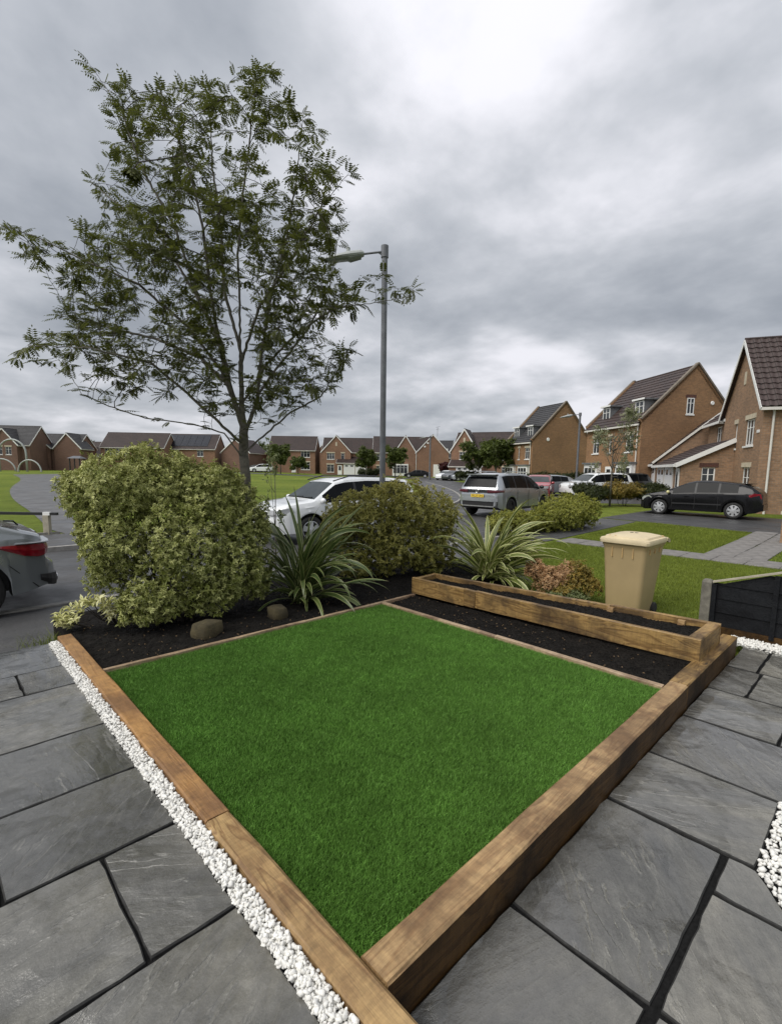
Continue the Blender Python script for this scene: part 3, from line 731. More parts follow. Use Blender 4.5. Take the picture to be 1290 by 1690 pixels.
def lawn_patch(name, a0, a1, b0, b1, n, h0, h1, w0, w1, label, hole=None):
    X, Y = gfield(a0, a1, b0, b1, n)
    Z = np.array([ground(x, y) for x, y in zip(X, Y)]); k = len(X)
    return blades(name, np.stack([X, Y, Z], 1), rng.uniform(h0, h1, k), rng.uniform(w0, w1, k), .9, MT['lawn'], label, 'grass')
lawn_patch('grass', 4.42, 11.32, -2.2, 5.2, 120000, .02, .055, .005, .009, 'neighbouring mown grass around the buff wheelie bin')
lawn_patch('grass', 12.3, 17.75, 1.96, 5.2, 42000, .025, .06, .008, .014, 'strip of mown grass between the slab path and the tarmac driveway')
lawn_patch('grass', 12.3, 17.75, -5, .74, 15000, .025, .06, .01, .016, 'grass to the right of the slab path junction')
X, Y = gfield(-16, -1, 14.15, 24, 30000)
def pathmask(X, Y):   # keep off the park path
    xl = np.interp(Y, [12.5, 17, 26, 36, 48], [-10.2, -12.9, -20.8, -28.8, -36.5]); xr = np.interp(Y, [12.5, 17, 26, 36, 48], [-7.7, -10.9, -17.2, -23.7, -29.8])
    return (X < xl) | (X > xr)
k = pathmask(X, Y) & (Y > 12.6); X, Y = X[k], Y[k]
Z = np.array([ground(x, y) for x, y in zip(X, Y)]); n = len(X)
blades('grass', np.stack([X, Y, Z], 1), rng.uniform(.03, .08, n), rng.uniform(.01, .02, n), .9, MT['lawn'], 'grass of the green beyond the road, nearest part beside the park path', 'grass')
# tuft of weeds at the end of the bed, dead grass round the rail post
def tuft(name, cx, cy, rx, ry, n, h0, h1, w_, mat, label):
    X = rng.normal(cx, rx, n); Y = rng.normal(cy, ry, n); Z = np.array([ground(x, y) for x, y in zip(X, Y)])
    return blades(name, np.stack([X, Y, Z + .01], 1), rng.uniform(h0, h1, n), np.full(n, w_), 1.3, mat, label, 'grass')
MT['straw'] = grass_mat('dead straw grass', (.11, .085, .035), (.26, .21, .09), (.42, .36, .19), 2)
tuft('dry_grass', -9.7, 12.55, .65, .10, 900, .05, .17, .012, MT['straw'], 'straw coloured dead grass at the foot of the low rail')
g_ = G(.12, 4.75); tuft('weeds', g_.x, g_.y, .22, .12, 700, .04, .2, .006, MT['lawn'], 'small weeds growing past the end of the left timber')
# ================================================================== foliage
LM = dict(
    pitt=leaf_mat('variegated shrub leaf', (.20, .23, .040), (.84, .84, .38), (.034, .048, .010), .30),
    oliv=leaf_mat('olive shrub leaf', (.21, .21, .038), (.80, .72, .22), (.034, .044, .010), .40),
    gold=leaf_mat('golden privet leaf', (.23, .25, .035), (.55, .52, .11), (.06, .085, .016), .55),
    hedge=leaf_mat('hedge leaf', (.060, .075, .018), (.12, .14, .035), (.018, .026, .008), .8),
    amber=leaf_mat('amber hedge leaf', (.26, .22, .05), (.58, .38, .09), (.05, .06, .016), .5),
    pink=leaf_mat('coppery pink leaf', (.42, .27, .12), (.85, .55, .32), (.06, .065, .02), .3),
    lime=leaf_mat('pale green leaf', (.20, .24, .09), (.38, .40, .20), (.05, .08, .025), .6),
    cream=leaf_mat('cream yellow leaf', (.52, .52, .16), (.78, .76, .46), (.20, .26, .07), .35),
    tree=leaf_mat('street tree leaf', (.11, .145, .028), (.16, .20, .04), (.045, .062, .014), .8, .35),
    bloss=leaf_mat('pale tree leaf', (.17, .19, .07), (.50, .50, .36), (.07, .09, .03), .5, .3),
    red=leaf_mat('dark red leaf', (.10, .022, .018), (.14, .03, .03), (.04, .012, .012), .8),
    rowan=leaf_mat('rowan leaflet', (.11, .125, .024), (.15, .17, .04), (.05, .06, .016), .85, .45, .45, .3),
)
def unit(v): return v / np.maximum(np.linalg.norm(v, axis=-1, keepdims=True), 1e-9)
def leaf_arrays(P, D, Nr, L, W, fold=.25, droop=.15):
    """diamond leaves folded along the midrib. P base, D direction, Nr upper side"""
    S = unit(np.cross(D, Nr)); Nn = unit(np.cross(S, D))
    L = L[:, None]; W = W[:, None]
    a = P; b = P + D * L * .5 + S * W / 2 + Nn * W * fold; c = P + D * L - Nn * L * droop; d = P + D * L * .5 - S * W / 2 + Nn * W * fold
    return np.stack([a, b, c, d], 1)
UVQ = np.array([(.5, 0), (0, .5), (.5, 1), (.5, 0), (.5, 1), (1, .5)])
def leaves_mesh(name, Q, tint, mat):
    n = len(Q); base = np.arange(n)[:, None] * 4
    F = np.concatenate([base + np.array([0, 1, 2]), base + np.array([0, 2, 3])], 1).reshape(-1, 3)
    return np_mesh(name, Q.reshape(-1, 3), F, mat, uv=np.tile(UVQ, (n, 1)), tint=np.repeat(tint, 4))
def rot_leaves(S, O, k, L, W, spread=.9, mat=None, jl=.2, updn=.3):
    """S shoot tips, O outward dirs ; k leaves per shoot"""
    n = len(S); S = np.repeat(S, k, 0); O = np.repeat(O, k, 0); m_ = n * k
    r = rng.normal(size=(m_, 3)); r = unit(r - O * (r * O).sum(1)[:, None])
    el = rng.uniform(.1, 1.0, m_)[:, None]
    D = unit(O * (1 - el * spread) + r * (.35 + el * spread) + np.array([0, 0, -.08]))
    P = S - O * rng.uniform(0, 1.1, m_)[:, None] * L * .9
    Nr = unit(O + np.array([0, 0, .5]) + rng.normal(0, .25, (m_, 3)))
    Ls = L * rng.uniform(1 - jl, 1 + jl, m_); return leaf_arrays(P, D, Nr, Ls, W * rng.uniform(.8, 1.2, m_))
def lump_points(lumps, n, shell=(.80, 1.06), keep=.82):
    V = np.array([l[3] * l[4] + l[4] * l[5] + l[3] * l[5] for l in lumps]); V = V / V.sum(); out_p, out_o = [], []
    while sum(len(x) for x in out_p) < n:
        i = rng.choice(len(lumps), 4000, p=V); l = np.array(lumps)[i]
        u = unit(rng.normal(size=(4000, 3))); rad = rng.uniform(shell[0], shell[1], 4000)[:, None]
        # a knobbly outline
        rad = rad * (1 + .13 * np.sin(u[:, :1] * 7 + i[:, None] * 2.1) * np.cos(u[:, 1:2] * 6 + i[:, None]) + .07 * np.sin(u[:, 2:] * 15 + i[:, None]) * np.sin(u[:, :1] * 13)) * (1 + .16 * (rng.uniform(0, 1, (4000, 1)) > .94))
        p = l[:, :3] + u * l[:, 3:] * rad; o = unit(u / l[:, 3:])
        ok = np.ones(4000, bool)
        for k, q in enumerate(lumps):
            q = np.array(q); d = np.linalg.norm((p - q[:3]) / q[3:], axis=1); ok &= (d > keep) | (i == k)
        ok &= p[:, 2] > l[:, 2] - l[:, 5] * 1.2
        out_p.append(p[ok]); out_o.append(o[ok])
    return np.concatenate(out_p)[:n], np.concatenate(out_o)[:n]
def bush(name, label, cat, lumps, mat, n, k, L, W, base=None, stems=7, zmin=None, group=None, inner=.7, mat2=None, tpow=1.0, upb=.35, stemr=.012, toplight=0.0):
    cx, cy = np.mean([l[0] for l in lumps]), np.mean([l[1] for l in lumps])
    if base is None: base = (cx, cy, ground(cx, cy))
    t = thing(name, label, cat, base, 0, group); b0 = np.array(base)
    P, O = lump_points(lumps, n)
    f_ = .16 / L; x_, y_, z_ = P.T
    g_ = np.sin(f_ * x_ * 3.1 + 1.5 * np.sin(f_ * z_ * 1.9)) * np.sin(f_ * y_ * 2.7 + x_ * f_) + .8 * np.sin(f_ * z_ * 4.3 + 1.2 * np.sin(f_ * x_ * 2.3 + 1)) * np.sin(f_ * x_ * 4.9 + 2)
    dep = np.clip(-g_ + .15, 0, 1.2); P = P - O * (dep * L * 2.2)[:, None]; P = P + O * (np.clip(g_ - .7, 0, 1) * L * 1.6)[:, None]
    Pi, Oi = lump_points(lumps, int(n * inner), (.25, .8), 0.0)
    P = np.concatenate([P, Pi]); O = np.concatenate([O, Oi]); O = unit(O + np.array([0, 0, upb]) + rng.normal(0, .25, O.shape))
    if zmin is not None: kk_ = P[:, 2] > zmin; P, O = P[kk_], O[kk_]
    Q = rot_leaves(P, O, k, L, W)
    Q[int(n * 1) * k:] = (Q[int(n * 1) * k:] - Q[int(n * 1) * k:].mean(1, keepdims=True)) * 1.5 + Q[int(n * 1) * k:].mean(1, keepdims=True) if zmin is None else Q[int(n * 1) * k:]
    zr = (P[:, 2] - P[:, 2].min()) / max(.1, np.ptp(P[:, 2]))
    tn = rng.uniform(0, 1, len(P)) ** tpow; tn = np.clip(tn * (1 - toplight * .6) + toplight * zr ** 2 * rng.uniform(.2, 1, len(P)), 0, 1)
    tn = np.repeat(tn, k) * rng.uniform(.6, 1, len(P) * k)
    link('foliage', leaves_mesh('foliage', Q - b0, tn, mat), t)
    if stems:
        mb = MB()
        for _ in range(stems):
            j = rng.integers(len(P)); tip = P[j] - b0; bs = Vector((random.gauss(0, .06), random.gauss(0, .06), -.03)); 
            bs = bs + Vector((tip[0] * .12, tip[1] * .12, 0)); tp = Vector(tip) * .85
            mid = bs.lerp(tp, .5) + Vector((random.gauss(0, .04), random.gauss(0, .04), .03)) - Vector((tip[0], tip[1], 0)) * .08
            mb.tube([bs, bs.lerp(mid, .5), mid, mid.lerp(tp, .5), tp], [stemr, stemr * .8, stemr * .6, stemr * .4, stemr * .2], 6)
        mb.build('stem', MT['twig'], t, smooth=True)
    return t
def lp(px, py, Y, rx, ry=None, rz=None):
    """a clump of foliage seen at that photo point; radii in photo pixels"""
    p = pix(px, py, Y); s = Y / F_PX; ry = ry or rx * .8; rz = rz or rx
    return (p.x, p.y, p.z, rx * s, ry * s, rz * s)

# the big variegated bush
b1 = [lp(195, 800, 5.0, 62, 70, 52), lp(262, 806, 5.3, 70, 80, 56), lp(340, 822, 5.5, 66, 75, 58), lp(395, 858, 5.6, 42, 55, 58), lp(148, 815, 5.0, 42, 55, 40), lp(236, 765, 5.15, 34, 40, 34), lp(120, 800, 5.0, 20, 30, 24), lp(300, 775, 5.4, 30, 40, 26), lp(368, 790, 5.5, 26, 36, 24),
      lp(200, 890, 4.9, 56, 65, 62), lp(290, 895, 5.1, 85, 80, 80), lp(378, 925, 5.4, 56, 65, 70), lp(255, 980, 4.85, 66, 60, 46), lp(340, 975, 5.15, 58, 60, 42), lp(422, 940, 5.6, 30, 45, 50), lp(240, 1015, 4.7, 40, 40, 22), lp(150, 865, 4.95, 30, 40, 36), lp(175, 930, 4.9, 34, 45, 44), lp(430, 870, 5.7, 18, 30, 30)]
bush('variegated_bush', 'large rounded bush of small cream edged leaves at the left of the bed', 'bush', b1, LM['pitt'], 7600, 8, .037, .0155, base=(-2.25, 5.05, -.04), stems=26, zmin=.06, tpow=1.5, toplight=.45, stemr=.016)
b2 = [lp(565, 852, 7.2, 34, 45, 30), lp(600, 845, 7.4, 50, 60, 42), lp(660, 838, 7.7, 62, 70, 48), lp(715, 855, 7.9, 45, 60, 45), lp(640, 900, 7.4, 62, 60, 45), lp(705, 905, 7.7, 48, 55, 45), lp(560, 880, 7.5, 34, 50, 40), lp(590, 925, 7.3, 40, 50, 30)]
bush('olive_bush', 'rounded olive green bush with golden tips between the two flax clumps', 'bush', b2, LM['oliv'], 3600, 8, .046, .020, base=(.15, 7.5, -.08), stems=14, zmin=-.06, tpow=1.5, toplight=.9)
# low cream yellow shrub poking out at the left
cr_pts = [((105, 1024), (118, 1028), (98, 1018), (112, 1018)), ((125, 1000), (140, 995), (150, 992)), ((170, 1000), (180, 1012), (190, 1005), (165, 990))]
t = thing('cream_shrub', 'low shrub with cream yellow leaf rosettes leaning out below the large bush', 'shrub', (-2.85, 4.95, -.1)); mb = MB(); SP, SO = [], []
for cl in cr_pts:
    for (x, y) in cl:
        for _ in range(4):
            p = pix(x + random.gauss(0, 5), y - 2 + random.gauss(0, 4), 4.6 + random.gauss(0, .06)); SP.append(p[:]); SO.append(Vector((random.gauss(-.2, .4), random.gauss(-.2, .4), 1)).normalized()[:])
        p0 = pix(cl[0][0], cl[0][1], 4.6); bs = Vector((-2.85, 4.95, -.1)); mb.tube([Vector((0, 0, 0)), (p - bs) * .5 + Vector((0, 0, -.03)), p - bs], [.008, .006, .003], 5)
Q = rot_leaves(np.array(SP), np.array(SO), 9, .075, .027, 1.0) - np.array((-2.85, 4.95, -.1))
link('foliage', leaves_mesh('foliage', Q, np.repeat(rng.uniform(.3, 1, len(SP)), 9), LM['cream']), t); mb.build('stem', MT['twig'], t)
# coppery low shrubs behind the raised planter
nb = [lp(905, 955, 7.1, 30, 30, 28), lp(885, 940, 7.2, 18, 25, 20), lp(935, 950, 7.2, 26, 30, 24)]
bush('copper_shrub', 'low shrub with pinkish coppery young leaves behind the raised planter', 'shrub', nb, LM['pink'], 700, 7, .042, .015, base=(2.4, 7.15, -.3), stems=9, tpow=.4, toplight=.4, stemr=.008)
nb = [lp(955, 948, 7.0, 24, 28, 24), lp(975, 965, 6.9, 20, 24, 20), lp(930, 972, 6.9, 22, 24, 16)]
bush('copper_shrub', 'small orange tipped green shrub just left of the wheelie bin', 'shrub', nb, LM['amber'], 500, 7, .036, .015, base=(2.75, 6.95, -.3), stems=9, stemr=.008)
nb = [lp(945, 985, 6.75, 24, 22, 13), lp(915, 985, 6.8, 16, 22, 10)]
bush('lime_shrub', 'little pale green plant at the foot of the copper shrubs beside the planter', 'shrub', nb, LM['lime'], 200, 7, .034, .018, base=(2.55, 6.8, -.3), stems=4, stemr=.006)
# round hedge bushes beyond the second flax
bush('golden_bush', 'rounded golden green bush on the verge nearest the silver car', 'bush', [lp(925, 848, 15.4, 36, 45, 30), lp(955, 842, 16.0, 30, 40, 27), lp(898, 856, 15.0, 24, 36, 24)], LM['gold'], 3000, 7, .055, .028, stems=10, tpow=.8, toplight=.6, zmin=-.25)
bush('golden_bush', 'smaller golden green bush left of the rounded one, behind the second flax', 'bush', [lp(850, 858, 14.4, 30, 38, 18), lp(825, 862, 14.2, 22, 32, 20), lp(873, 862, 14.6, 20, 30, 18)], LM['gold'], 1500, 7, .052, .026, stems=6, tpow=.9, toplight=.5, zmin=-.28)
# shrubs beyond the driveway
bush('verge_shrub', 'dark spiky shrub at the foot of the white flowering tree', 'shrub', [lp(978, 812, 24.5, 22, 40, 15), lp(960, 806, 25, 14, 30, 12)], LM['hedge'], 1200, 7, .09, .022, stems=5, tpow=1.2)
bush('verge_shrub', 'amber and green hedge shrub between the flowering tree and the black car', 'shrub', [lp(1015, 808, 25, 22, 30, 15), lp(1042, 809, 25, 20, 30, 13)], LM['amber'], 1500, 7, .07, .035, stems=5)
bush('verge_shrub', 'dark green hedge shrub just beyond the bonnet of the black car', 'shrub', [lp(1068, 812, 24.6, 20, 30, 15), lp(1085, 808, 24.5, 14, 28, 12)], LM['hedge'], 1300, 7, .07, .035, stems=5, toplight=.4)
bush('clipped_hedge', 'clipped dark green hedge against the brick gable behind the red car', 'hedge', [lp(x, 797, 40, 22, 30, 17) for x in (884, 900, 920, 940, 958)], LM['hedge'], 4200, 6, .11, .06, stems=5, toplight=.55, tpow=1.1)
bush('clipped_hedge', 'low clipped hedge in front of the white garage doors far down the road', 'hedge', [lp(x, 783, 62, 9, 14, 6) for x in (760, 772, 784)], LM['hedge'], 900, 6, .16, .09, stems=0, toplight=.5)
bush('round_bush', 'dark green shrubs under the street trees left of the twin gables', 'bush', [lp(x, 779, 92, 8, 12, 6) for x in (598, 610, 620)], LM['hedge'], 700, 6, .2, .12, stems=0)
bush('round_bush', 'dark red rounded bush beside the twin gabled brick house', 'bush', [lp(733, 770, 86, 10, 12, 8)], LM['red'], 700, 6, .2, .12, stems=0, base=(9.5, 86, .1))
bush('round_bush', 'dark hedge mass behind the metal hoops of the play area', 'bush', [lp(60, 767, 88, 16, 20, 10), lp(85, 768, 90, 18, 20, 9), lp(110, 765, 92, 14, 20, 9)], LM['hedge'], 2500, 6, .22, .13, stems=0)
bush('round_bush', 'green bushes between the far houses left of the rowan trunk', 'bush', [lp(430, 758, 112, 14, 20, 14), lp(415, 765, 110, 12, 18, 10)], LM['tree'], 1500, 6, .3, .17, stems=0)

# ------------------------------------------------------------------ flax clumps: every strap leaf its own piece
def phorm_mat(name, g1, g2, cr_, mw):
    t = NT(name); uv = t.n('ShaderNodeTexCoord'); sp = t.n('ShaderNodeSeparateXYZ'); t.l(uv.outputs['UV'], sp.inputs[0])
    e_ = t.math('ABSOLUTE', t.math('MULTIPLY_ADD', sp.outputs[0], 2, -1))
    st = t.noise(t.coord('UV', (26, .6, 1), 5), 1.0, 3, .5); oi = t.n('ShaderNodeObjectInfo')
    gcol = t.mix(oi.outputs['Random'], g1, g2); gcol = t.mix(.5, gcol, t.ramp(st, [(.3, .55), (.7, 1.5)]), 'MULTIPLY')
    c = t.mix(t.ramp(e_, [(mw, 0), (min(1, mw + .06), 1)]), gcol, cr_)
    c = t.mix(t.ramp(t.math('SUBTRACT', sp.outputs[1], .93), [(0, 0), (.06, .7)]), c, (.10, .06, .03))
    t.set('Base Color', c); t.set('Roughness', .38); t.set('Specular IOR Level', .5)
    tr = t.n('ShaderNodeBsdfTranslucent'); t.l(c, tr.inputs[0]); mxs = t.n('ShaderNodeMixShader'); mxs.inputs[0].default_value = .18
    t.l(t.b.outputs[0], mxs.inputs[1]); t.l(tr.outputs[0], mxs.inputs[2]); t.l(mxs.outputs[0], t.o.inputs[0])
    return t.m
PH1 = phorm_mat('striped flax leaf dark', (.045, .075, .018), (.10, .13, .035), (.33, .36, .15), .78)
PH2 = phorm_mat('striped flax leaf light', (.11, .15, .03), (.22, .26, .06), (.62, .62, .29), .60)
def strap(root, az, L, el0, bend, w0, mat, base, twist=0):
    fr_ = max(0, -math.sin(az)); L *= 1 - .42 * fr_ ** 1.5
    n = 13; mb = MB(); x = z = 0; el = el0; pts = []; ds = L / n
    for i in range(n + 1):
        pts.append((x, z, el)); t_ = i / n; el -= bend / n * (0.25 + 1.9 * t_ ** 1.3); x += ds * math.cos(el); z += ds * math.sin(el)
    ca, sa = math.cos(az), math.sin(az); side = Vector((-sa, ca, 0))
    for i, (r, h, e) in enumerate(pts):
        t_ = i / n; wd = w0 * (.55 + .45 * min(1, t_ * 3)) * (1 - max(0, (t_ - .55) / .45) ** 2.2) + .001
        nr = Vector((-math.sin(e) * ca, -math.sin(e) * sa, math.cos(e))); c = Vector((r * ca, r * sa, h)) + Vector(base)
        tw = twist * t_; s2 = side * math.cos(tw) + nr * math.sin(tw); n2 = nr * math.cos(tw) - side * math.sin(tw)
        v = wd * .28 * (1 - t_ * .6)
        mb.v += [tuple(c - s2 * wd / 2 + n2 * v), tuple(c), tuple(c + s2 * wd / 2 + n2 * v)]
    for i in range(n):
        a = i * 3; y0, y1 = i / n, (i + 1) / n
        mb.f += [(a, a + 1, a + 4, a + 3), (a + 1, a + 2, a + 5, a + 4)]
        mb.uv += [[(0, y0), (.5, y0), (.5, y1), (0, y1)], [(.5, y0), (1, y0), (1, y1), (.5, y1)]]
    return mb.build('leaf', mat, root, smooth=True)
t = thing('flax_plant', 'dark green striped flax with long arching strap leaves in front of the white car', 'flax plant', (-1.10, 5.88, -.06))
for i in range(150):
    u = i / 150; az = random.uniform(0, 2 * math.pi)
    if random.random() < .45: az = random.gauss(-.25, .55)          # leans to the right
    el = math.radians(random.uniform(58, 88) if u < .65 else random.uniform(25, 60)); L_ = random.uniform(.95, 1.6) if u < .75 else random.uniform(.6, 1.0)
    strap(t, az, L_, el, random.uniform(.4, 2.2) * (1.1 if u < .6 else .8), random.uniform(.040, .066), PH1, (random.gauss(0, .05), random.gauss(0, .05), 0), random.gauss(0, .7))
t = thing('flax_plant', 'pale yellow striped flax fanning out behind the far end of the planter', 'flax plant', (1.55, 7.55, -.15))
for i in range(160):
    u = i / 160; az = random.uniform(0, 2 * math.pi)
    if random.random() < .35: az = random.gauss(-.5, .6)
    el = math.radians(random.uniform(55, 86) if u < .65 else random.uniform(25, 60)); L_ = random.uniform(1.0, 1.6) if u < .75 else random.uniform(.65, 1.05)
    strap(t, az, L_, el, random.uniform(.5, 1.9), random.uniform(.052, .085), PH2, (random.gauss(0, .06), random.gauss(0, .06), 0), random.gauss(0, .6))

# ------------------------------------------------------------------ the rowan
def rowan():
    Y0 = 6.1; D0 = pix(398, 700, Y0)
    poly = [(145, 108), (200, 125), (215, 150), (290, 125), (335, 130), (372, 165), (408, 100), (450, 110), (445, 165), (500, 165), (530, 195), (515, 265), (575, 285), (565, 305), (515, 325), (562, 350), (548, 400), (505, 430),
            (560, 462), (600, 470), (640, 452), (685, 488), (640, 498), (560, 520), (520, 560), (585, 575), (578, 600), (540, 650), (500, 665), (455, 700), (405, 690), (350, 690), (270, 695), (230, 650), (130, 650), (150, 620), (30, 600), (30, 565), (90, 560),
            (90, 515), (150, 490), (95, 455), (45, 430), (0, 372), (60, 392), (110, 365), (195, 385), (205, 350), (140, 300), (190, 290), (175, 190)]
    def inside(x, y):
        c = False; n = len(poly)
        for i in range(n):
            x1, y1 = poly[i]; x2, y2 = poly[(i + 1) % n]
            if (y1 > y) != (y2 > y) and x < (x2 - x1) * (y - y1) / (y2 - y1) + x1: c = not c
        return c
    att = []
    while len(att) < 1750:
        x, y = random.uniform(0, 690), random.uniform(100, 705)
        if not inside(x, y): continue
        # thinner out at the sides, as the branches are
        dx = (x - 370) / 330; dy = (y - 420) / 330; rr = math.hypot(dx, dy)
        if random.random() < max(0, rr - .30) * .8: continue
        if y < 330 and random.random() < .25 + .5 * (mnoise.noise(Vector((x * .018, y * .018, 4))) > .05): continue
        if mnoise.noise(Vector((x * .014, y * .014, 1))) > .22: continue
        dep = 1.25 * math.sqrt(max(0.03, 1 - min(1, rr) ** 2))
        att.append(pix(x, y, Y0 + random.uniform(-dep, dep)))
    A_ = np.array([a[:] for a in att])
    nodes = []; parent = []
    def add(p, par): nodes.append(Vector(p)); parent.append(par); return len(nodes) - 1
    base = pix(404, 770, Y0); gz = Vector((base.x + .05, base.y, -.1))
    cur = add(gz, -1)
    def limb(start, pts, dy=0.0, st=.06):
        cur = start; p0 = nodes[start]; tgt = []
        Ys = p0.y
        for k, (x, y) in enumerate(pts): tgt.append(pix(x, y, Y0 + dy * (k + 1) / len(pts) + random.gauss(0, .03)))
        for q in tgt:
            a = nodes[cur].copy(); n = max(1, int((q - a).length / st))
            for i in range(1, n + 1):
                cur = add(a.lerp(q, i / n) + Vector((random.gauss(0, .004), random.gauss(0, .004), random.gauss(0, .004))), cur)
        return cur
    def near(x, y):
        q = pix(x, y, Y0); best = min(range(len(nodes)), key=lambda i: (nodes[i] - q).length); return best
    f0 = limb(cur, [(404, 770), (402, 740), (402, 712)])
    limb(f0, [(398, 650), (396, 580), (395, 500), (392, 420), (400, 330), (412, 230), (420, 120)], .15)
    limb(near(402, 716), [(380, 640), (362, 560), (345, 470), (335, 380), (316, 290), (292, 215), (268, 160)], -.6)
    limb(near(402, 722), [(425, 660), (430, 590), (445, 500), (470, 400), (490, 290), (500, 190)], .5)
    limb(near(403, 735), [(388, 722), (355, 690), (310, 650), (250, 600), (150, 575), (50, 570)], -.9)
    limb(near(404, 762), [(392, 745), (370, 715), (320, 700), (240, 690), (180, 670), (135, 650)], -.4)
    limb(near(403, 752), [(440, 715), (480, 680), (530, 655), (565, 600), (583, 580)], .3)
    limb(near(400, 690), [(365, 610), (310, 540), (230, 470), (140, 430), (70, 395), (5, 372)], -.5)
    limb(near(398, 670), [(440, 600), (490, 550), (550, 510), (610, 500), (680, 488)], -.35)
    limb(near(362, 570), [(320, 480), (270, 400), (215, 350), (148, 300)], .6)
    limb(near(345, 480), [(290, 380), (230, 270), (200, 180), (150, 108)], .2)
    limb(near(396, 600), [(430, 500), (480, 430), (530, 340), (572, 290)], -.6)
    limb(near(396, 590), [(370, 480), (365, 380), (350, 270), (345, 150)], .8)
    limb(near(380, 640), [(330, 590), (260, 560), (180, 540), (100, 520)], .9)
    limb(near(425, 650), [(470, 590), (510, 540), (545, 470), (560, 380)], .9)
    # grow towards the remaining points (space colonisation)
    Nn = np.array([n[:] for n in nodes]); step = .07; alive = np.ones(len(A_), bool)
    dmin = np.full(len(A_), 1e9); arg = np.zeros(len(A_), int)
    def upd(lo):
        nonlocal dmin, arg
        for s0 in range(lo, len(nodes), 256):
            blk = np.array([n[:] for n in nodes[s0:min(len(nodes), s0 + 256)]]); d = np.linalg.norm(A_[:, None] - blk[None], axis=2)
            j = d.argmin(1); dm = d[np.arange(len(A_)), j]; b = dm < dmin; dmin[b] = dm[b]; arg[b] = j[b] + s0
    skip = 8; upd(0)
    for it in range(60):
        alive &= dmin > .11
        act = np.where(alive & (dmin < 1.3))[0]
        if len(act) < 5: break
        lo = len(nodes); dirs = {}
        for a in act: dirs.setdefault(arg[a], []).append(unit(A_[a] - np.array(nodes[arg[a]][:])))
        for k_, ds in dirs.items():
            if k_ < skip: continue
            d = np.sum(ds, 0); ln = np.linalg.norm(d)
            if ln < 1e-3: continue
            d = Vector(d / ln) + Vector((random.gauss(0, .12), random.gauss(0, .12), .12)); pd = (nodes[k_] - nodes[parent[k_]]).normalized() if parent[k_] >= 0 else Vector((0, 0, 1))
            d = (d.normalized() + pd * .45).normalized(); add(nodes[k_] + d * step, k_)
        upd(lo)
    n = len(nodes); ch = [[] for _ in range(n)]
    for i, p in enumerate(parent):
        if p >= 0: ch[p].append(i)
    rad = [0.0] * n; E_ = 2.12
    for i in range(n - 1, -1, -1):
        rad[i] = .0030 if not ch[i] else sum(rad[c] ** E_ for c in ch[i]) ** (1 / E_)
    scale = .060 / rad[0]; rad = [max(.0028, r * scale * (1 if r > .01 else .9)) for r in rad]
    root = thing('rowan_tree', 'tall open rowan tree with feathery leaves rising behind the large bush', 'tree', gz)
    mb = MB(); tw = MB(); off = gz
    # chains
    visited = set()
    def chain(i, par):
        st = [(i, par)]
        while st:
            i, par = st.pop(); pts = []; rs = []
            if par >= 0: pts.append(nodes[par] - off); rs.append(min(rad[par], rad[i] * 1.25))
            c = i
            while True:
                pts.append(nodes[c] - off); rs.append(rad[c])
                if not ch[c]: break
                k = sorted(ch[c], key=lambda q: -rad[q]); 
                for o_ in k[1:]: st.append((o_, c))
                c = k[0]
            if len(pts) >= 2:
                big = max(rs) > .011; (mb if big else tw).tube(pts, rs, 9 if max(rs) > .03 else (6 if big else 4), cap=False)
    chain(0, -1)
    mb.build('trunk', MT['bark'], root, smooth=True); tag(tw.build('twigs', MT['twig'], root, smooth=True), kind='stuff')
    # pinnate leaves
    LQ, LT = [], []
    stalk = MB()
    for i in range(n):
        if rad[i] > .0105 or parent[i] < 0: continue
        end = not ch[i]
        m_ = 4 if end else (1 if random.random() < (.85 if rad[i] < .006 else .6) else 0)
        pd = (nodes[i] - nodes[parent[i]]).normalized()
        for _ in range(m_):
            rd = Vector((random.gauss(0, 1), random.gauss(0, 1), random.gauss(0, .5))).normalized()
            d = (pd * (.8 if end else .3) + rd * .8 + Vector((0, 0, .12))).normalized(); L_ = random.uniform(.11, .18); npair = 6
            p = nodes[i].copy(); tint = random.uniform(.1, 1) ** 1.3; pts = [p.copy()]
            sag = random.uniform(.2, .55)
            for k in range(npair + 1):
                dd = (d + Vector((0, 0, -sag * k / npair))).normalized(); sidev = dd.cross(Vector((0, 0, 1)))
                if sidev.length < .05: sidev = dd.orthogonal()
                sidev.normalize(); upn = sidev.cross(dd)
                p = p + dd * (L_ / (npair + 1)) ; pts.append(p.copy())
                l = .046 * (.75 + .5 * math.sin(math.pi * (k + .6) / (npair + 1)))
                if k == npair: LQ.append((p, dd, upn, l)); LT.append(tint)
                elif k > 0:
                    for s in (-1, 1): LQ.append((p, (sidev * s * .86 + dd * .42 + Vector((0, 0, -.12))).normalized(), upn, l)); LT.append(tint)
            stalk.tube([q - off for q in pts[::2]], .0012, 3, cap=False)
    P = np.array([q[0][:] for q in LQ]) - np.array(off[:]); D = np.array([q[1][:] for q in LQ]); U = np.array([q[2][:] for q in LQ]); Ls = np.array([q[3] for q in LQ])
    Q = leaf_arrays(P, unit(D), U, Ls, Ls * .36, .15, .1)
    link('crown', leaves_mesh('crown', Q, np.array(LT), LM['rowan']), root); stalk.build('leaf_stalks', MT['twig'], root)
    print('rowan nodes', n, 'leaflets', len(LQ))
rowan()

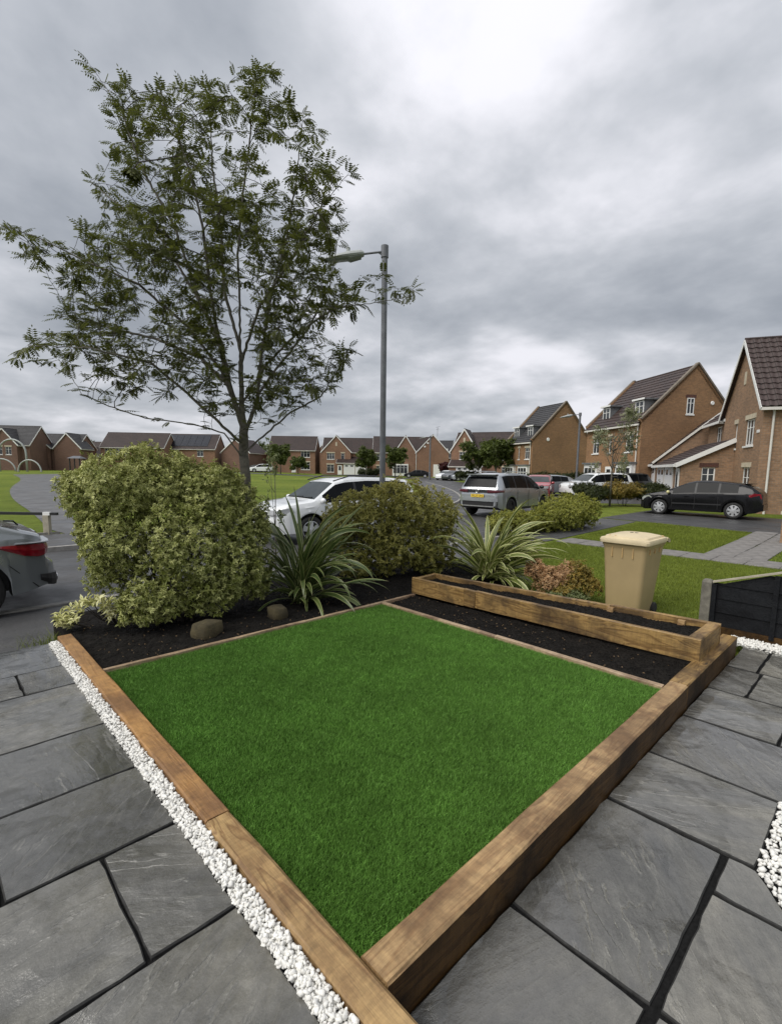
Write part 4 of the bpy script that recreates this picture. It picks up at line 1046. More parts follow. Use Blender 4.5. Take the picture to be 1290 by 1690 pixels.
# ------------------------------------------------------------------ small street trees
def small_tree(name, label, x, y, h, cr_, mat, n=1400, L=.16, W=.09, trunk=.07, cz=.62, sparse=0.0, seed=1, lean=0, k=6, nb=26, trunkm=None, group=None, rzf=.36):
    R_ = random.Random(seed); z0 = ground(x, y); t = thing(name, label, 'tree', (x, y, z0), 0, group); mb = MB(); tips = []
    top = Vector((lean * h, 0, h * .8)); mb.tube([Vector((0, 0, -.1)), Vector((lean * h * .3, 0, h * .3)), Vector((lean * h * .7, .05, h * .6)), top], [trunk, trunk * .8, trunk * .5, trunk * .15], 8)
    for _ in range(nb):
        s = R_.uniform(.28, .78); st = Vector((lean * h * s, 0, h * s)); a = R_.uniform(0, 6.28); r = cr_ * R_.uniform(.45, 1.0)
        zt = h * cz + R_.uniform(-1, 1) * h * rzf * .9; e_ = Vector((lean * h + r * math.cos(a), r * math.sin(a), max(zt, h * s + .05 * h)))
        md = st.lerp(e_, .5) + Vector((0, 0, -.04 * h)); mb.tube([st, md, e_], [trunk * .35, trunk * .2, trunk * .06], 5); tips += [e_, md.lerp(e_, .5)]
    mb.build('trunk', trunkm or MT['bark'], t, smooth=True)
    lumps = [(p.x, p.y, p.z, cr_ * (.34 - sparse * .12), cr_ * (.34 - sparse * .12), h * .10) for p in tips[::2]] + [(lean * h, 0, h * cz, cr_ * .5, cr_ * .5, h * rzf * .55)] * (0 if sparse > .4 else 1)
    P, O = lump_points(lumps, n, (.4, 1.1), 0.0); O = unit(O + np.array([0, 0, .3]) + rng.normal(0, .4, O.shape))
    Q = rot_leaves(P, O, k, L, W); link('crown', leaves_mesh('crown', Q, np.repeat(rng.uniform(0, 1, len(P)), k), mat), t); return t
p = pix(1008, 800, 24.5)
small_tree('flowering_tree', 'slim young tree with pale blossom on the verge in front of the white bay windows', p.x, p.y, 4.6, 1.05, LM['bloss'], 620, .11, .05, .055, .66, .7, 3, 0, 5, group=None, rzf=.4)
for (px_t, Y, h, r, lb, sd) in ((789, 60, 5.2, 2.1, 'rounded green street tree with a dark trunk, left one of the close pair', 4), (818, 56, 4.9, 2.0, 'rounded green street tree, right one of the close pair near the three storey house', 5)):
    p = pix(px_t, 780, Y); small_tree('street_tree', lb, p.x, p.y, h, r, LM['tree'], 1500, .24, .14, .09, .66, 0, sd)
for (px_t, Y, h, r, lb, sd) in ((604, 88, 5.4, 1.7, 'green tree in front of the white garage doors left of the lamp post', 6), (652, 86, 5.8, 1.7, 'green tree just right of the tall lamp post', 7), (463, 88, 5.4, 2.2, 'bushy dark tree covering the front of the plain brick house', 8), (492, 96, 3.4, 1.4, 'small palm like tree at the corner of the plain brick house', 9), (125, 118, 7.5, 4, 'green tree top showing between the far left roofs', 10), (428, 128, 8.0, 4.5, 'pale green tree far off beside the rowan trunk', 11)):
    p = pix(px_t, 780, Y); small_tree('street_tree', lb, p.x, p.y, h, r, LM['tree'], 1000, .32, .2, .1, .6, 0, sd)
p = pix(453, 800, 8.6)
small_tree('sapling', 'thin staked sapling with few leaves between the large bush and the white car', p.x, p.y, 2.35, .22, LM['lime'], 80, .07, .03, .014, .7, .8, 12, 0, 4, nb=7)
# rocks in the bed
def rock(px_, py_, Y, s, label, seed):
    bv, bf = IC[2]; p = pix(px_, py_, Y); V = []
    for v in bv:
        v = Vector(v); v = Vector((math.copysign(abs(v.x) ** .35, v.x), math.copysign(abs(v.y) ** .35, v.y), math.copysign(abs(v.z) ** .35, v.z)))
        k = 1 + .18 * mnoise.noise(v * 1.3 + Vector((seed, 0, 0))); k += .10 * mnoise.noise(v * 4.1 + Vector((seed, 3, 0))); V.append((v.x * s[0] * k, v.y * s[1] * k, v.z * s[2] * k))
    me = np_mesh('rock', np.array(V), bf, MT['rock'], smooth=False); o = link('rock', me, loc=(p.x, p.y, p.z), rz=seed); tag(o, label, 'rock')
rock(342, 1042, 4.6, (.13, .10, .11), 'squared brown rock in the bed below the large bush', 1.2)
rock(458, 1014, 5.2, (.10, .09, .09), 'smaller brown rock at the foot of the dark flax', 2.3)

# fallen leaves and bark on the bare soil
MT['litter'] = plain('dead leaf', (.16, .10, .045), .8, var=.5, scale=40)
n = 420; A_ = np.concatenate([rng.uniform(.1, 3.4, 300), rng.uniform(3.05, 3.55, 120)]); B_ = np.concatenate([rng.uniform(3.16, 4.6, 300), rng.uniform(.1, 3.0, 120)])
X = -.085 + A_ * CA - B_ * SA; Y = 1.41 + A_ * SA + B_ * CA; P = np.stack([X, Y, np.full(n, -.012)], 1); P[300:, 2] = -.006
D = unit(np.concatenate([rng.normal(size=(n, 2)), rng.normal(0, .25, (n, 1))], 1)); U = unit(np.stack([rng.normal(0, .3, n), rng.normal(0, .3, n), np.ones(n)], 1)); Ls = rng.uniform(.010, .026, n)
tag(link('leaf_litter', leaves_mesh('leaf_litter', leaf_arrays(P, D, U, Ls, Ls * .5), rng.uniform(0, 1, n), MT['litter'])), 'small dead leaves and bark scattered over the dark soil', 'leaf litter', kind='stuff')
# ================================================================== houses
def wall(mb, o, ux, W, z0, z1, holes=(), gable=None, depth=.11):
    """o start (x,y) at the left end seen from outside, ux unit vector to the right; outward normal = ux turned by -90 degrees; holes (u0,u1,z0,z1)"""
    o = Vector(o); ux = Vector(ux); nr = Vector((ux.y, -ux.x))
    def P(u, z, d=0): q = o + ux * u - nr * d; return (q.x, q.y, z)
    us = sorted({0, W, *[h[0] for h in holes], *[h[1] for h in holes]}); zs = sorted({z0, z1, *[h[2] for h in holes], *[h[3] for h in holes]})
    for i in range(len(us) - 1):
        for j in range(len(zs) - 1):
            uc, zc = (us[i] + us[i + 1]) / 2, (zs[j] + zs[j + 1]) / 2
            if any(h[0] < uc < h[1] and h[2] < zc < h[3] for h in holes): continue
            a, b, c, d = us[i], us[i + 1], zs[j], zs[j + 1]
            mb.poly([P(a, c), P(b, c), P(b, d), P(a, d)], [(a, c), (b, c), (b, d), (a, d)])
    for (a, b, c, d) in holes:
        for q in (((a, c), (a, d)), ((b, d), (b, c)), ((a, d), (b, d)), ((b, c), (a, c))):
            (u1, w1), (u2, w2) = q
            mb.poly([P(u1, w1), P(u1, w1, depth), P(u2, w2, depth), P(u2, w2)], [(u1, w1), (u1 + depth, w1), (u2 + depth, w2), (u2, w2)])
    if gable: mb.poly([P(u, z) for u, z in gable], [(u, z) for u, z in gable])
def slope(mb, e0, e1, r0_, r1, n, rise=.035):
    """tiled slope, eave edge e0-e1, ridge edge r0-r1; each course laps over the one below"""
    e0, e1, r0_, r1 = map(Vector, (e0, e1, r0_, r1)); nr = (e1 - e0).cross(r0_ - e0).normalized()
    if nr.z < 0: nr = -nr
    Ls, Lh = (e1 - e0).length, (r0_ - e0).length
    for i in range(n):
        a, b = i / n, (i + 1) / n
        p0, p1 = e0.lerp(r0_, a) + nr * rise, e1.lerp(r1, a) + nr * rise; q0, q1 = e0.lerp(r0_, b) + nr * .004, e1.lerp(r1, b) + nr * .004
        mb.poly([p0, p1, q1, q0], [(0, a * Lh), (Ls, a * Lh), (Ls, b * Lh), (0, b * Lh)])
        mb.poly([p0 - nr * rise, p1 - nr * rise, p1, p0], [(0, 0), (Ls, 0), (Ls, .02), (0, .02)])
    mb.poly([e1 - nr * .03, e0 - nr * .03, r0_ - nr * .03, r1 - nr * .03])
def win(root, o, ux, u0, u1, z0, z1, cols=2, inset=.05, sill=True, lint=None, mat='white', bars=1, fr=.055, glass='glass'):
    o = Vector(o); ux = Vector(ux).to_2d(); nr = Vector((ux.y, -ux.x))
    def T(p): q = o + ux * p.x + nr * p.y; return Vector((q.x, q.y, p.z))
    d = -inset; m_ = MB()
    for a, b, c, e_ in ((u0, u0 + fr, z0, z1), (u1 - fr, u1, z0, z1), (u0 + fr, u1 - fr, z0, z0 + fr), (u0 + fr, u1 - fr, z1 - fr, z1)): m_.box(a, b, d - .045, d, c, e_, T=T)
    for i in range(1, cols):
        c = u0 + (u1 - u0) * i / cols; m_.box(c - fr * .5, c + fr * .5, d - .045, d - .002, z0 + fr, z1 - fr, T=T)
    for j in range(bars):
        zc = z0 + (z1 - z0) * (.68 if bars == 1 else (j + 1) / (bars + 1))
        for i in range(cols):
            a = u0 + (u1 - u0) * i / cols + fr * .5; b = u0 + (u1 - u0) * (i + 1) / cols - fr * .5
            if i == 0: a = u0 + fr
            if i == cols - 1: b = u1 - fr
            m_.box(a, b, d - .04, d - .006, zc - fr * .3, zc + fr * .3, T=T)
    w_ = m_.build('window', MT[mat], root)
    g_ = MB(); g_.box(u0 + fr * .5, u1 - fr * .5, d - .034, d - .024, z0 + fr * .5, z1 - fr * .5, T=T); g_.build('pane', MT[glass], w_)
    if sill: s_ = MB(); s_.box(u0 - .06, u1 + .06, d + .002, .06, z0 - .09, z0 - .005, T=T); s_.build('sill', MT['white'] if sill is True else MT[sill], w_)
    if lint: l_ = MB(); l_.box(u0 - .12, u1 + .12, .0, .025, z1 + .004, z1 + .22, T=T); l_.build('lintel', MT[lint], w_)
    return w_
class House:
    def __init__(s, name, label, x, y, rot, brick='brick_e', roof='roof_e', z=None):
        s.z = ground(x, y) if z is None else z; s.br, s.rf = brick, roof
        s.t = thing(name, label, 'house', (x, y, s.z), rot)
    def block(s, x0, y0, W, D, eave, ridge, axis='x', yr=.5, front=(), left=(), right=(), gable='barge', ov=.25, og=.12, n=None, er=None, roofmat=None, z0=-.3, tiles=False, skip_roof=False, gutter=True, wlint='cream', ridge_end=None):
        """ridge runs along p; q is depth. windows: (u0,u1,z0,z1,cols)"""
        er = eave if er is None else er; qr = D * yr
        if axis == 'x': M_ = lambda p, q: Vector((x0 + p, y0 + q)); dp, dq = Vector((1, 0)), Vector((0, 1))
        else: M_ = lambda p, q: Vector((x0 + D - q, y0 + p)); dp, dq = Vector((0, 1)), Vector((-1, 0))
        mb = MB()
        def holes(l): return [(h[0], h[1], h[2], h[3]) for h in l if h[3] <= eave + .001 or h[2] < eave - .01 and h[3] <= eave]
        wall(mb, M_(0, 0), dp, W, z0, eave, holes(front))
        wall(mb, M_(0, D), -dq, D, z0, min(eave, er), holes(left), gable=[(0, min(eave, er)), (D, min(eave, er)), (D, eave), (D - qr, ridge), (0, er)])
        wall(mb, M_(W, 0), dq, D, z0, min(eave, er), holes(right), gable=[(0, min(eave, er)), (D, min(eave, er)), (D, er), (qr, ridge), (0, eave)])
        wall(mb, M_(W, D), -dp, W, z0, er)
        mb.build('wall', MT[s.br], s.t)
        for lst, o, ux, in ((front, M_(0, 0), dp), (left, M_(0, D), -dq), (right, M_(W, 0), dq)):
            for h in lst:
                proud = not (h[3] <= eave + .001); win(s.t, o, ux, *h[:4], cols=h[4] if len(h) > 4 else 2, inset=-.03 if proud else .06, lint=h[5] if len(h) > 5 else wlint)
        if skip_roof: return M_, dp, dq
        hh = ridge - eave; kf = hh / max(.1, qr); kb = (ridge - er) / max(.1, D - qr)
        gg = og if gable == 'barge' else -.02
        V3 = lambda p, q, z: Vector((*M_(p, q), z)); lift = .06
        fe0, fe1 = V3(-gg, -ov, eave - ov * kf + lift), V3(W + gg, -ov, eave - ov * kf + lift); rr0, rr1 = V3(-gg, qr, ridge + lift), V3(W + gg, qr, ridge + lift)
        be0, be1 = V3(-gg, D + ov, er - ov * kb + lift), V3(W + gg, D + ov, er - ov * kb + lift)
        nn = n or max(5, int((rr0 - fe0).length / .34)); mb = MB()
        if tiles:
            slope(mb, be1, be0, rr1, rr0, nn)
        else:
            slope(mb, fe0, fe1, rr0, rr1, nn); slope(mb, be1, be0, rr1, rr0, nn)
        rm = MT[roofmat or s.rf]; ro = mb.build('roof', rm, s.t)
        if tiles:                                      # single tiles on the slope that faces the street
            tm = MB(); tw_, tl = .30, (rr0 - fe0).length / nn; seg = 6
            for i in range(seg + 1):
                xx = tw_ * 1.03 * i / seg; h = .022 * math.sin(i / seg * math.pi * 2 + .6); tm.v += [(xx, -.0, h + .038), (xx, tl * 1.12, h + .004), (xx, 0, h + .012)]
            for i in range(seg): a = i * 3; tm.f += [(a, a + 3, a + 4, a + 1), (a + 2, a + 5, a + 3, a)]; tm.uv += [None, None]
            first = None; du = (rr0 - fe0).normalized(); dx_ = (fe1 - fe0).normalized(); nz = dx_.cross(du)
            Mx = Matrix((dx_, du, nz)).transposed().to_4x4(); nc = int((fe1 - fe0).length / tw_)
            for i in range(nn):
                for j in range(nc + 1):
                    pos = fe0 + du * (tl * i) + dx_ * (tw_ * j - .01) + nz * random.uniform(-.003, .004)
                    if first is None: first = tm.build('roof_tile', rm, ro); o = first
                    else: o = first.copy(); COL.objects.link(o)
                    Mx2 = Mx @ Matrix.Rotation(random.gauss(0, .006), 4, 'Z'); Mx2.translation = pos; o.matrix_local = Mx2
            fb = MB(); fb.poly([fe0 - nz * .01, fe1 - nz * .01, rr1 - nz * .01, rr0 - nz * .01]); fb.build('roof_felt', MT['black'], s.t)
        rb = MB(); rb.tube([rr0 + Vector((0, 0, .0)), rr1], .07, 6); rb.build('ridge_tiles', rm, s.t)
        ends = [(-gg if gable == 'barge' else 0.0, -1), (W + (gg if gable == 'barge' else 0.0), 1)]
        if gable == 'barge':
            for (p, sg) in ends:
                for (q0, z0_, q1, z1_) in ((-ov, eave - ov * kf, qr, ridge), (D + ov, er - ov * kb, qr, ridge)):
                    b = MB(); b.bar(V3(p + sg * .012, q0, z0_ - .03), V3(p + sg * .012, q1, z1_ - .03), .03, .17, upv=(0, 0, 1)); b.build('bargeboard', MT['white'], s.t)
        elif gable == 'parapet':
            for (p, sg) in ends:
                b = MB()
                for (q0, z0_, q1, z1_) in ((-.12, eave - .1 * kf, qr, ridge), (D + .12, er - .1 * kb, qr, ridge)):
                    b.bar(V3(p, q0, z0_ + .20), V3(p, q1, z1_ + .20), .26, .10)
                b.build('coping', MT['coping'], s.t)
                wb = MB()
                for (q0, z0_, q1, z1_) in ((-.10, eave - .1 * kf, qr, ridge), (D + .10, er - .1 * kb, qr, ridge)): wb.bar(V3(p - sg * .10, q0, z0_ + .02), V3(p - sg * .10, q1, z1_ + .02), .20, .28)
                wb.build('parapet', MT[s.br], s.t)
        if gutter:
            for (a_, b_) in ((fe0, fe1), (be0, be1)):
                b = MB(); off_ = Vector((0, 0, -.10)); b.bar(a_ + off_, b_ + off_, .10, .12); b.build('gutter', MT['fascia'], s.t)
        return M_, dp, dq
    def pipe(s, x, y, z0, z1, mat='fascia'):
        b = MB(); b.tube([(x, y, z0), (x, y, z1)], .045, 8); b.build('drainpipe', MT[mat], s.t)
    def garage(s, o, ux, u0, u1, z1, panels=True, mat='door_w'):
        o = Vector(o); ux = Vector(ux); nr = Vector((ux.y, -ux.x)); T = lambda p: Vector((*(o + ux * p.x + nr * p.y), p.z)); b = MB()
        b.box(u0, u1, .0, .04, 0, z1, T=T); g_ = b.build('garage_door', MT[mat], s.t)
        b = MB()
        k = max(3, int((u1 - u0) / .28))
        for i in range(k):
            a = u0 + (u1 - u0) * (i + .12) / k; c = u0 + (u1 - u0) * (i + .88) / k; b.box(a, c, .041, .052, .1, z1 - .5, T=T)
        b.build('door_panel', MT[mat], g_)
        b = MB()
        for i in range(2): b.box(u0 + (u1 - u0) * (i * .5 + .12), u0 + (u1 - u0) * (i * .5 + .38), .041, .05, z1 - .42, z1 - .12, T=T)
        b.build('door_pane', MT['glass'], g_)
        b = MB(); b.box(u0 - .08, u0, .0, .06, 0, z1 + .08, T=T); b.box(u1, u1 + .08, .0, .06, 0, z1 + .08, T=T); b.box(u0, u1, .0, .06, z1, z1 + .08, T=T); b.build('door_frame', MT['white'], g_)
    def door(s, o, ux, u0, u1, z1, mat='white', canopy=False):
        o = Vector(o); ux = Vector(ux); nr = Vector((ux.y, -ux.x)); T = lambda p: Vector((*(o + ux * p.x + nr * p.y), p.z)); b = MB()
        b.box(u0, u1, 0, .05, 0, z1, T=T); g_ = b.build('door', MT[mat], s.t); b = MB(); b.box(u0 + .2, u1 - .2, .051, .06, z1 * .5, z1 - .2, T=T); b.build('door_pane', MT['glass'], g_)
    def mono(s, x0, y0, W, D, e0, e1, left=(), right=(), front=(), z0=-.3, name='lean_to'):
        """lean-to against a wall at its back (q = D)"""
        mb = MB(); M_ = lambda p, q: Vector((x0 + p, y0 + q))
        wall(mb, M_(0, 0), (1, 0), W, z0, e0, [h[:4] for h in front]); wall(mb, M_(0, D), (0, -1), D, z0, e0, [h[:4] for h in left], gable=[(0, e0), (D, e0), (0, e1)])
        wall(mb, M_(W, 0), (0, 1), D, z0, e0, [h[:4] for h in right], gable=[(0, e0), (D, e0), (D, e1)])
        mb.build('wall', MT[s.br], s.t)
        for lst, o, ux in ((front, M_(0, 0), (1, 0)), (left, M_(0, D), (0, -1)), (right, M_(W, 0), (0, 1))):
            for h in lst: win(s.t, o, ux, *h[:4], cols=h[4] if len(h) > 4 else 2, inset=.06, lint=h[5] if len(h) > 5 else None)
        k = (e1 - e0) / D; mb = MB(); ov = .22
        slope(mb, (x0 - .1, y0 - ov, e0 - ov * k + .05), (x0 + W + .1, y0 - ov, e0 - ov * k + .05), (x0 - .1, y0 + D, e1 + .05), (x0 + W + .1, y0 + D, e1 + .05), max(4, int(math.hypot(D, e1 - e0) / .33)))
        mb.build('roof', MT[s.rf], s.t)
        for p in (x0 - .115, x0 + W + .115): b = MB(); b.bar((p, y0 - ov, e0 - ov * k - .03), (p, y0 + D, e1 - .03), .03, .20); b.build('bargeboard', MT['white'], s.t)
        b = MB(); b.bar((x0 - .1, y0 - ov - .03, e0 - ov * k - .02), (x0 + W + .1, y0 - ov - .03, e0 - ov * k - .02), .09, .13); b.build('gutter', MT['fascia'], s.t)
    def dormer(s, x, y, W, z0, z1, depth):
        b = MB(); b.box(x, x + W, y + .02, y + depth, z0, z1); b.build('dormer', MT['lead'], s.t)
        win(s.t, (x, y), (1, 0), .06, W - .06, z0 + .05, z1 - .06, 2, inset=-.035, sill=False)
        b = MB(); b.box(x - .16, x + W + .16, y - .16, y + depth, z1 + .002, z1 + .11); b.build('dormer_roof', MT['lead'], s.t)
        b = MB(); b.box(x - .18, x + W + .18, y - .18, y - .162, z1 + .0, z1 + .12); b.build('dormer_fascia', MT['white'], s.t)
D2 = math.radians
# ---- house A: gable wing nearest on the right, side wall running out of frame. local x = away along the side wall, y = along the gable wall
hA = House('gabled_house', 'large buff brick house with a steep gable and dark tiled roof at the right edge', 15.96, 21.39, D2(-20), 'brick_a', 'roof_a', z=-.15)
E_ = 4.9
# gable wall = left face (u runs from q=D to 0): photo right part of the gable is near q=0
hA.block(0, 0, 7.5, 5.7, E_, 8.05, 'x', front=[(2.6, 3.8, 3.0, 4.1, 2), (2.6, 3.8, .7, 2.0, 2)], left=[(3.55, 4.75, 3.05, 4.25, 3), (1.95, 2.30, 3.0, 4.2, 1), (3.65, 4.7, .55, 2.05, 2)], tiles=True, ov=.32, og=.2)
hA.pipe(.35, -.09, 0, E_ - .2)
b = MB(); b.box(-.03, .01, 2.72, 2.98, 6.0, 6.6); b.build('gable_vent', MT['cream'], hA.t)
b = MB(); b.box(-.03, .0, .25, .55, 3.55, 3.68); b.build('wall_vent', MT['white'], hA.t)
# main block behind the wing, ridge across
# garage lean-to in front of the gable wall: built in a turned child frame
def leanto_A():
    # local frame of a sub-root is not allowed, so walls are written directly: street face at x=-2.3, side face at y=3.5
    x0, x1, y0, y1, e0, e1 = -2.3, 0, 3.5, 10.6, 2.3, 3.45
    mb = MB(); wall(mb, (x0, y1), (0, -1), y1 - y0, -.3, e0, []); wall(mb, (x0, y0), (1, 0), x1 - x0, -.3, e0, [(.95, 1.55, .95, 2.05)], gable=[(0, e0), (x1 - x0, e0), (x1 - x0, e1)])
    wall(mb, (x1, y1), (-1, 0), x1 - x0, -.3, e0, gable=[(0, e0), (x1 - x0, e0), (0, e1)]); mb.build('wall', MT['brick_a'], hA.t)
    win(hA.t, (x0, y0), (1, 0), .95, 1.55, .95, 2.05, 2, .05, 'white', 'lintel', bars=2)
    mb = MB(); k = (e1 - e0) / (x1 - x0); ov = .3
    slope(mb, (x0 - ov, y1 + .1, e0 - ov * k + .05), (x0 - ov, y0 - .15, e0 - ov * k + .05), (x1, y1 + .1, e1 + .05), (x1, y0 - .15, e1 + .05), 9); mb.build('roof', MT['roof_a'], hA.t)
    b = MB(); b.bar((x0 - ov, y0 - .165, e0 - ov * k - .03), (x1, y0 - .165, e1 - .03), .03, .22); b.build('bargeboard', MT['white'], hA.t)
    b = MB(); b.bar((x0 - ov - .03, y1 + .1, e0 - ov * k - .02), (x0 - ov - .03, y0 - .18, e0 - ov * k - .02), .1, .14); b.build('gutter', MT['white'], hA.t)
    b = MB(); b.box(x0 - .1, x1, y0 - .05, y0 - .02, e1, e1 + .05)
    hA.door((x0, y1), (0, -1), 6.2, 6.95, 2.0)
    hA.garage((x0, y1), (0, -1), .35, 2.55, 2.05); hA.garage((x0, y1), (0, -1), 3.1, 5.3, 2.05)
leanto_A()
# neighbour's garage beyond it
hn = House('garage_block', 'low garage with white doors and a steep roof left of the large gabled house', *(Vector((15.96, 21.39)) + Vector((.342, .94)) * 11.0 + Vector((-.94, .342)) * 2.3), D2(-20), 'brick_a', 'roof_a', z=-.12)
def main_A():
    x0, y0, y1, e, r_, D_ = .35, 5.72, 10.4, 4.9, 7.9, 7.0; mb = MB()
    wall(mb, (x0, y1), (0, -1), y1 - y0, -.3, e, [(1.9, 2.9, 3.3, 4.45)]); wall(mb, (x0 + D_, y1), (-1, 0), D_, -.3, e, gable=[(0, e), (D_, e), (D_ / 2, r_)]); mb.build('wall', MT['brick_a'], hA.t)
    win(hA.t, (x0, y1), (0, -1), 1.9, 2.9, 3.3, 4.45, 2, .05)
    mb = MB(); k = (r_ - e) / (D_ / 2); slope(mb, (x0 - .3, y1 + .15, e - .3 * k + .06), (x0 - .3, y0 - .2, e - .3 * k + .06), (x0 + D_ / 2, y1 + .15, r_ + .06), (x0 + D_ / 2, y0 - 3, r_ + .06), 13); mb.build('roof', MT['roof_a'], hA.t)
    b = MB(); b.bar((x0 - .34, y1 + .15, e - .3 * k - .04), (x0 - .34, y0 - .1, e - .3 * k - .04), .1, .14); b.build('gutter', MT['white'], hA.t)
    b = MB(); b.bar((x0 - .33, y1 + .17, e - .3 * k), (x0 + D_ / 2, y1 + .17, r_ + .03), .03, .18); b.build('bargeboard', MT['white'], hA.t)
    hA.pipe(x0 - .09, y0 + .3, 3.4, e - .2)
main_A()
def block_side(h, L_, Dp, eave, ridge):
    mb = MB(); wall(mb, (0, L_), (0, -1), L_, -.3, eave); wall(mb, (0, 0), (1, 0), Dp, -.3, eave, gable=[(0, eave), (Dp, eave), (Dp / 2, ridge)]); wall(mb, (Dp, L_), (-1, 0), Dp, -.3, eave, gable=[(0, eave), (Dp, eave), (Dp / 2, ridge)])
    mb.build('wall', MT[h.br], h.t); mb = MB(); k = (ridge - eave) / (Dp / 2)
    slope(mb, (-.25, L_ + .05, eave - .25 * k + .06), (-.25, -.05, eave - .25 * k + .06), (Dp / 2, L_ + .05, ridge + .06), (Dp / 2, -.05, ridge + .06), 14)
    slope(mb, (Dp + .25, -.05, eave - .25 * k + .06), (Dp + .25, L_ + .05, eave - .25 * k + .06), (Dp / 2, -.05, ridge + .06), (Dp / 2, L_ + .05, ridge + .06), 14); mb.build('roof', MT[h.rf], h.t)
    for y in (-.07, L_ + .07):
        b = MB(); b.bar((-.3, y, eave - .25 * k + .1), (Dp / 2, y, ridge + .16), .14, .12); b.bar((Dp + .3, y, eave - .25 * k + .1), (Dp / 2, y, ridge + .16), .14, .12); b.build('coping', MT['fascia'], h.t)
    b = MB(); b.bar((-.3, L_, eave - .25 * k - .04), (-.3, 0, eave - .25 * k - .04), .1, .14); b.build('gutter', MT['white'], h.t)
block_side(hn, 6.0, 6.6, 2.45, 5.3)
hn.garage((0, 6.0), (0, -1), .4, 2.6, 2.1); hn.garage((0, 6.0), (0, -1), 3.2, 5.4, 2.1)
# ---- house B: three storeys with dormers. local x along the front wall seen from outside (runs towards the camera), y into the house
a_ = Vector((-.136, .99)); 
B0 = Vector((17.1, 34.0)); L_B = 7.0
oB = B0 + a_ * L_B
hB = House('three_storey_house', 'tall brown brick house with two flat dormers and a plain gable, behind the flowering tree', oB.x, oB.y, math.atan2(-a_.y, -a_.x), 'brick_b', 'roof_a', z=-.1)
hB.block(0, 0, L_B, 7.2, 5.25, 9.0, 'x', yr=.53, gable='parapet', front=[(.95, 1.85, 3.15, 4.35, 2), (3.2, 3.55, 3.15, 4.35, 1), (5.3, 6.2, 3.15, 4.35, 2)], right=[(3.25, 3.8, 5.75, 6.85, 2, 'lintel')])
for x in (1.2, 5.3): hB.dormer(x, .55, 1.05, 5.5, 6.75, 2.2)
for x0 in (.5, 4.9):
    b = MB(); b.box(x0 - .1, x0 + 1.8, -.35, 0, .0, 2.3); b.build('bay', MT['white'], hB.t); win(hB.t, (x0 - .1, -.35), (1, 0), .1, 1.8, .35, 2.05, 3, inset=-.03, sill=False)
    b = MB(); b.box(x0 - .2, x0 + 1.9, -.5, 0, 2.302, 2.42); b.build('bay_roof', MT['lead'], hB.t)
hB.door((0, 0), (1, 0), 3.0, 3.9, 2.1)
hB.pipe(L_B - .3, -.08, 0, 5.1)
b = MB(); b.lathe([(0, .05), (.12, .05), (.15, 0)], 12, T=lambda p: Vector((L_B + p.z + .01, 5.2 + p.x, 6.55 + p.y))); b.build('alarm_box', MT['white'], hB.t)
b = MB(); b.box(L_B + .01, L_B + .05, 1.0, 1.2, 1.75, 2.0); b.build('wall_lamp', MT['black'], hB.t)
# ---- house C
a_ = Vector((-.319, .948)); B0 = Vector((14.8, 52.0)); L_C = 4.9; oC = B0 + a_ * L_C
hC = House('three_storey_house', 'farther tall brown brick house with a blank gable behind the second lamp post', oC.x, oC.y, math.atan2(-a_.y, -a_.x), 'brick_b', 'roof_g', z=-.05)
hC.block(0, 0, L_C, 7.4, 4.9, 8.9, 'x', yr=.53, gable='parapet', front=[(.5, 1.2, 2.9, 4.1, 2), (2.3, 2.6, 2.9, 4.1, 1), (3.6, 4.4, 2.9, 4.1, 2)])
for x in (.6, 3.2): hC.dormer(x, .5, 1.0, 5.2, 6.4, 2.2)
for x0 in (.3, 2.9):
    b = MB(); b.box(x0 - .1, x0 + 1.7, -.35, 0, .0, 2.2); b.build('bay', MT['white'], hC.t); win(hC.t, (x0 - .1, -.35), (1, 0), .1, 1.7, .3, 2.0, 3, inset=-.03, sill=False)
    b = MB(); b.box(x0 - .2, x0 + 1.8, -.5, 0, 2.202, 2.32); b.build('bay_roof', MT['lead'], hC.t)
hC.pipe(L_C - .25, -.08, 0, 4.8)
b = MB(); b.lathe([(0, .06), (.16, .06), (.2, 0)], 12, T=lambda p: Vector((L_C + p.z + .01, 1.9 + p.x, 5.0 + p.y))); b.build('alarm_box', MT['white'], hC.t)
# ---- house D
p = pix(744, 780, 82)
hD = House('brick_house', 'brick house with a front gable and white garage doors left of the three storey houses', p.x, p.y, D2(-22), 'brick_e', 'roof_e', z=.05)
hD.block(0, .9, 11.5, 7, 4.9, 7.9, 'x', front=[(5, 6, 3.2, 4.4, 2), (8.2, 9.2, 3.2, 4.4, 2), (8.2, 9.4, .8, 2.1, 2)])
hD.block(0, -.2, 4, 4.3, 4.9, 8.2, 'y', left=[(1.4, 2.9, 3.3, 4.5, 3)])
hD.mono(.1, -1.9, 5.4, 1.7, 2.2, 3.2); hD.garage((.1, -1.9), (1, 0), 1.3, 3.2, 2.0); hD.garage((.1, -1.9), (1, 0), 3.4, 5.3, 2.0)
b = MB(); b.box(2.0, 2.3, -.24, -.2, 6.0, 6.8); b.build('gable_vent', MT['cream'], hD.t)
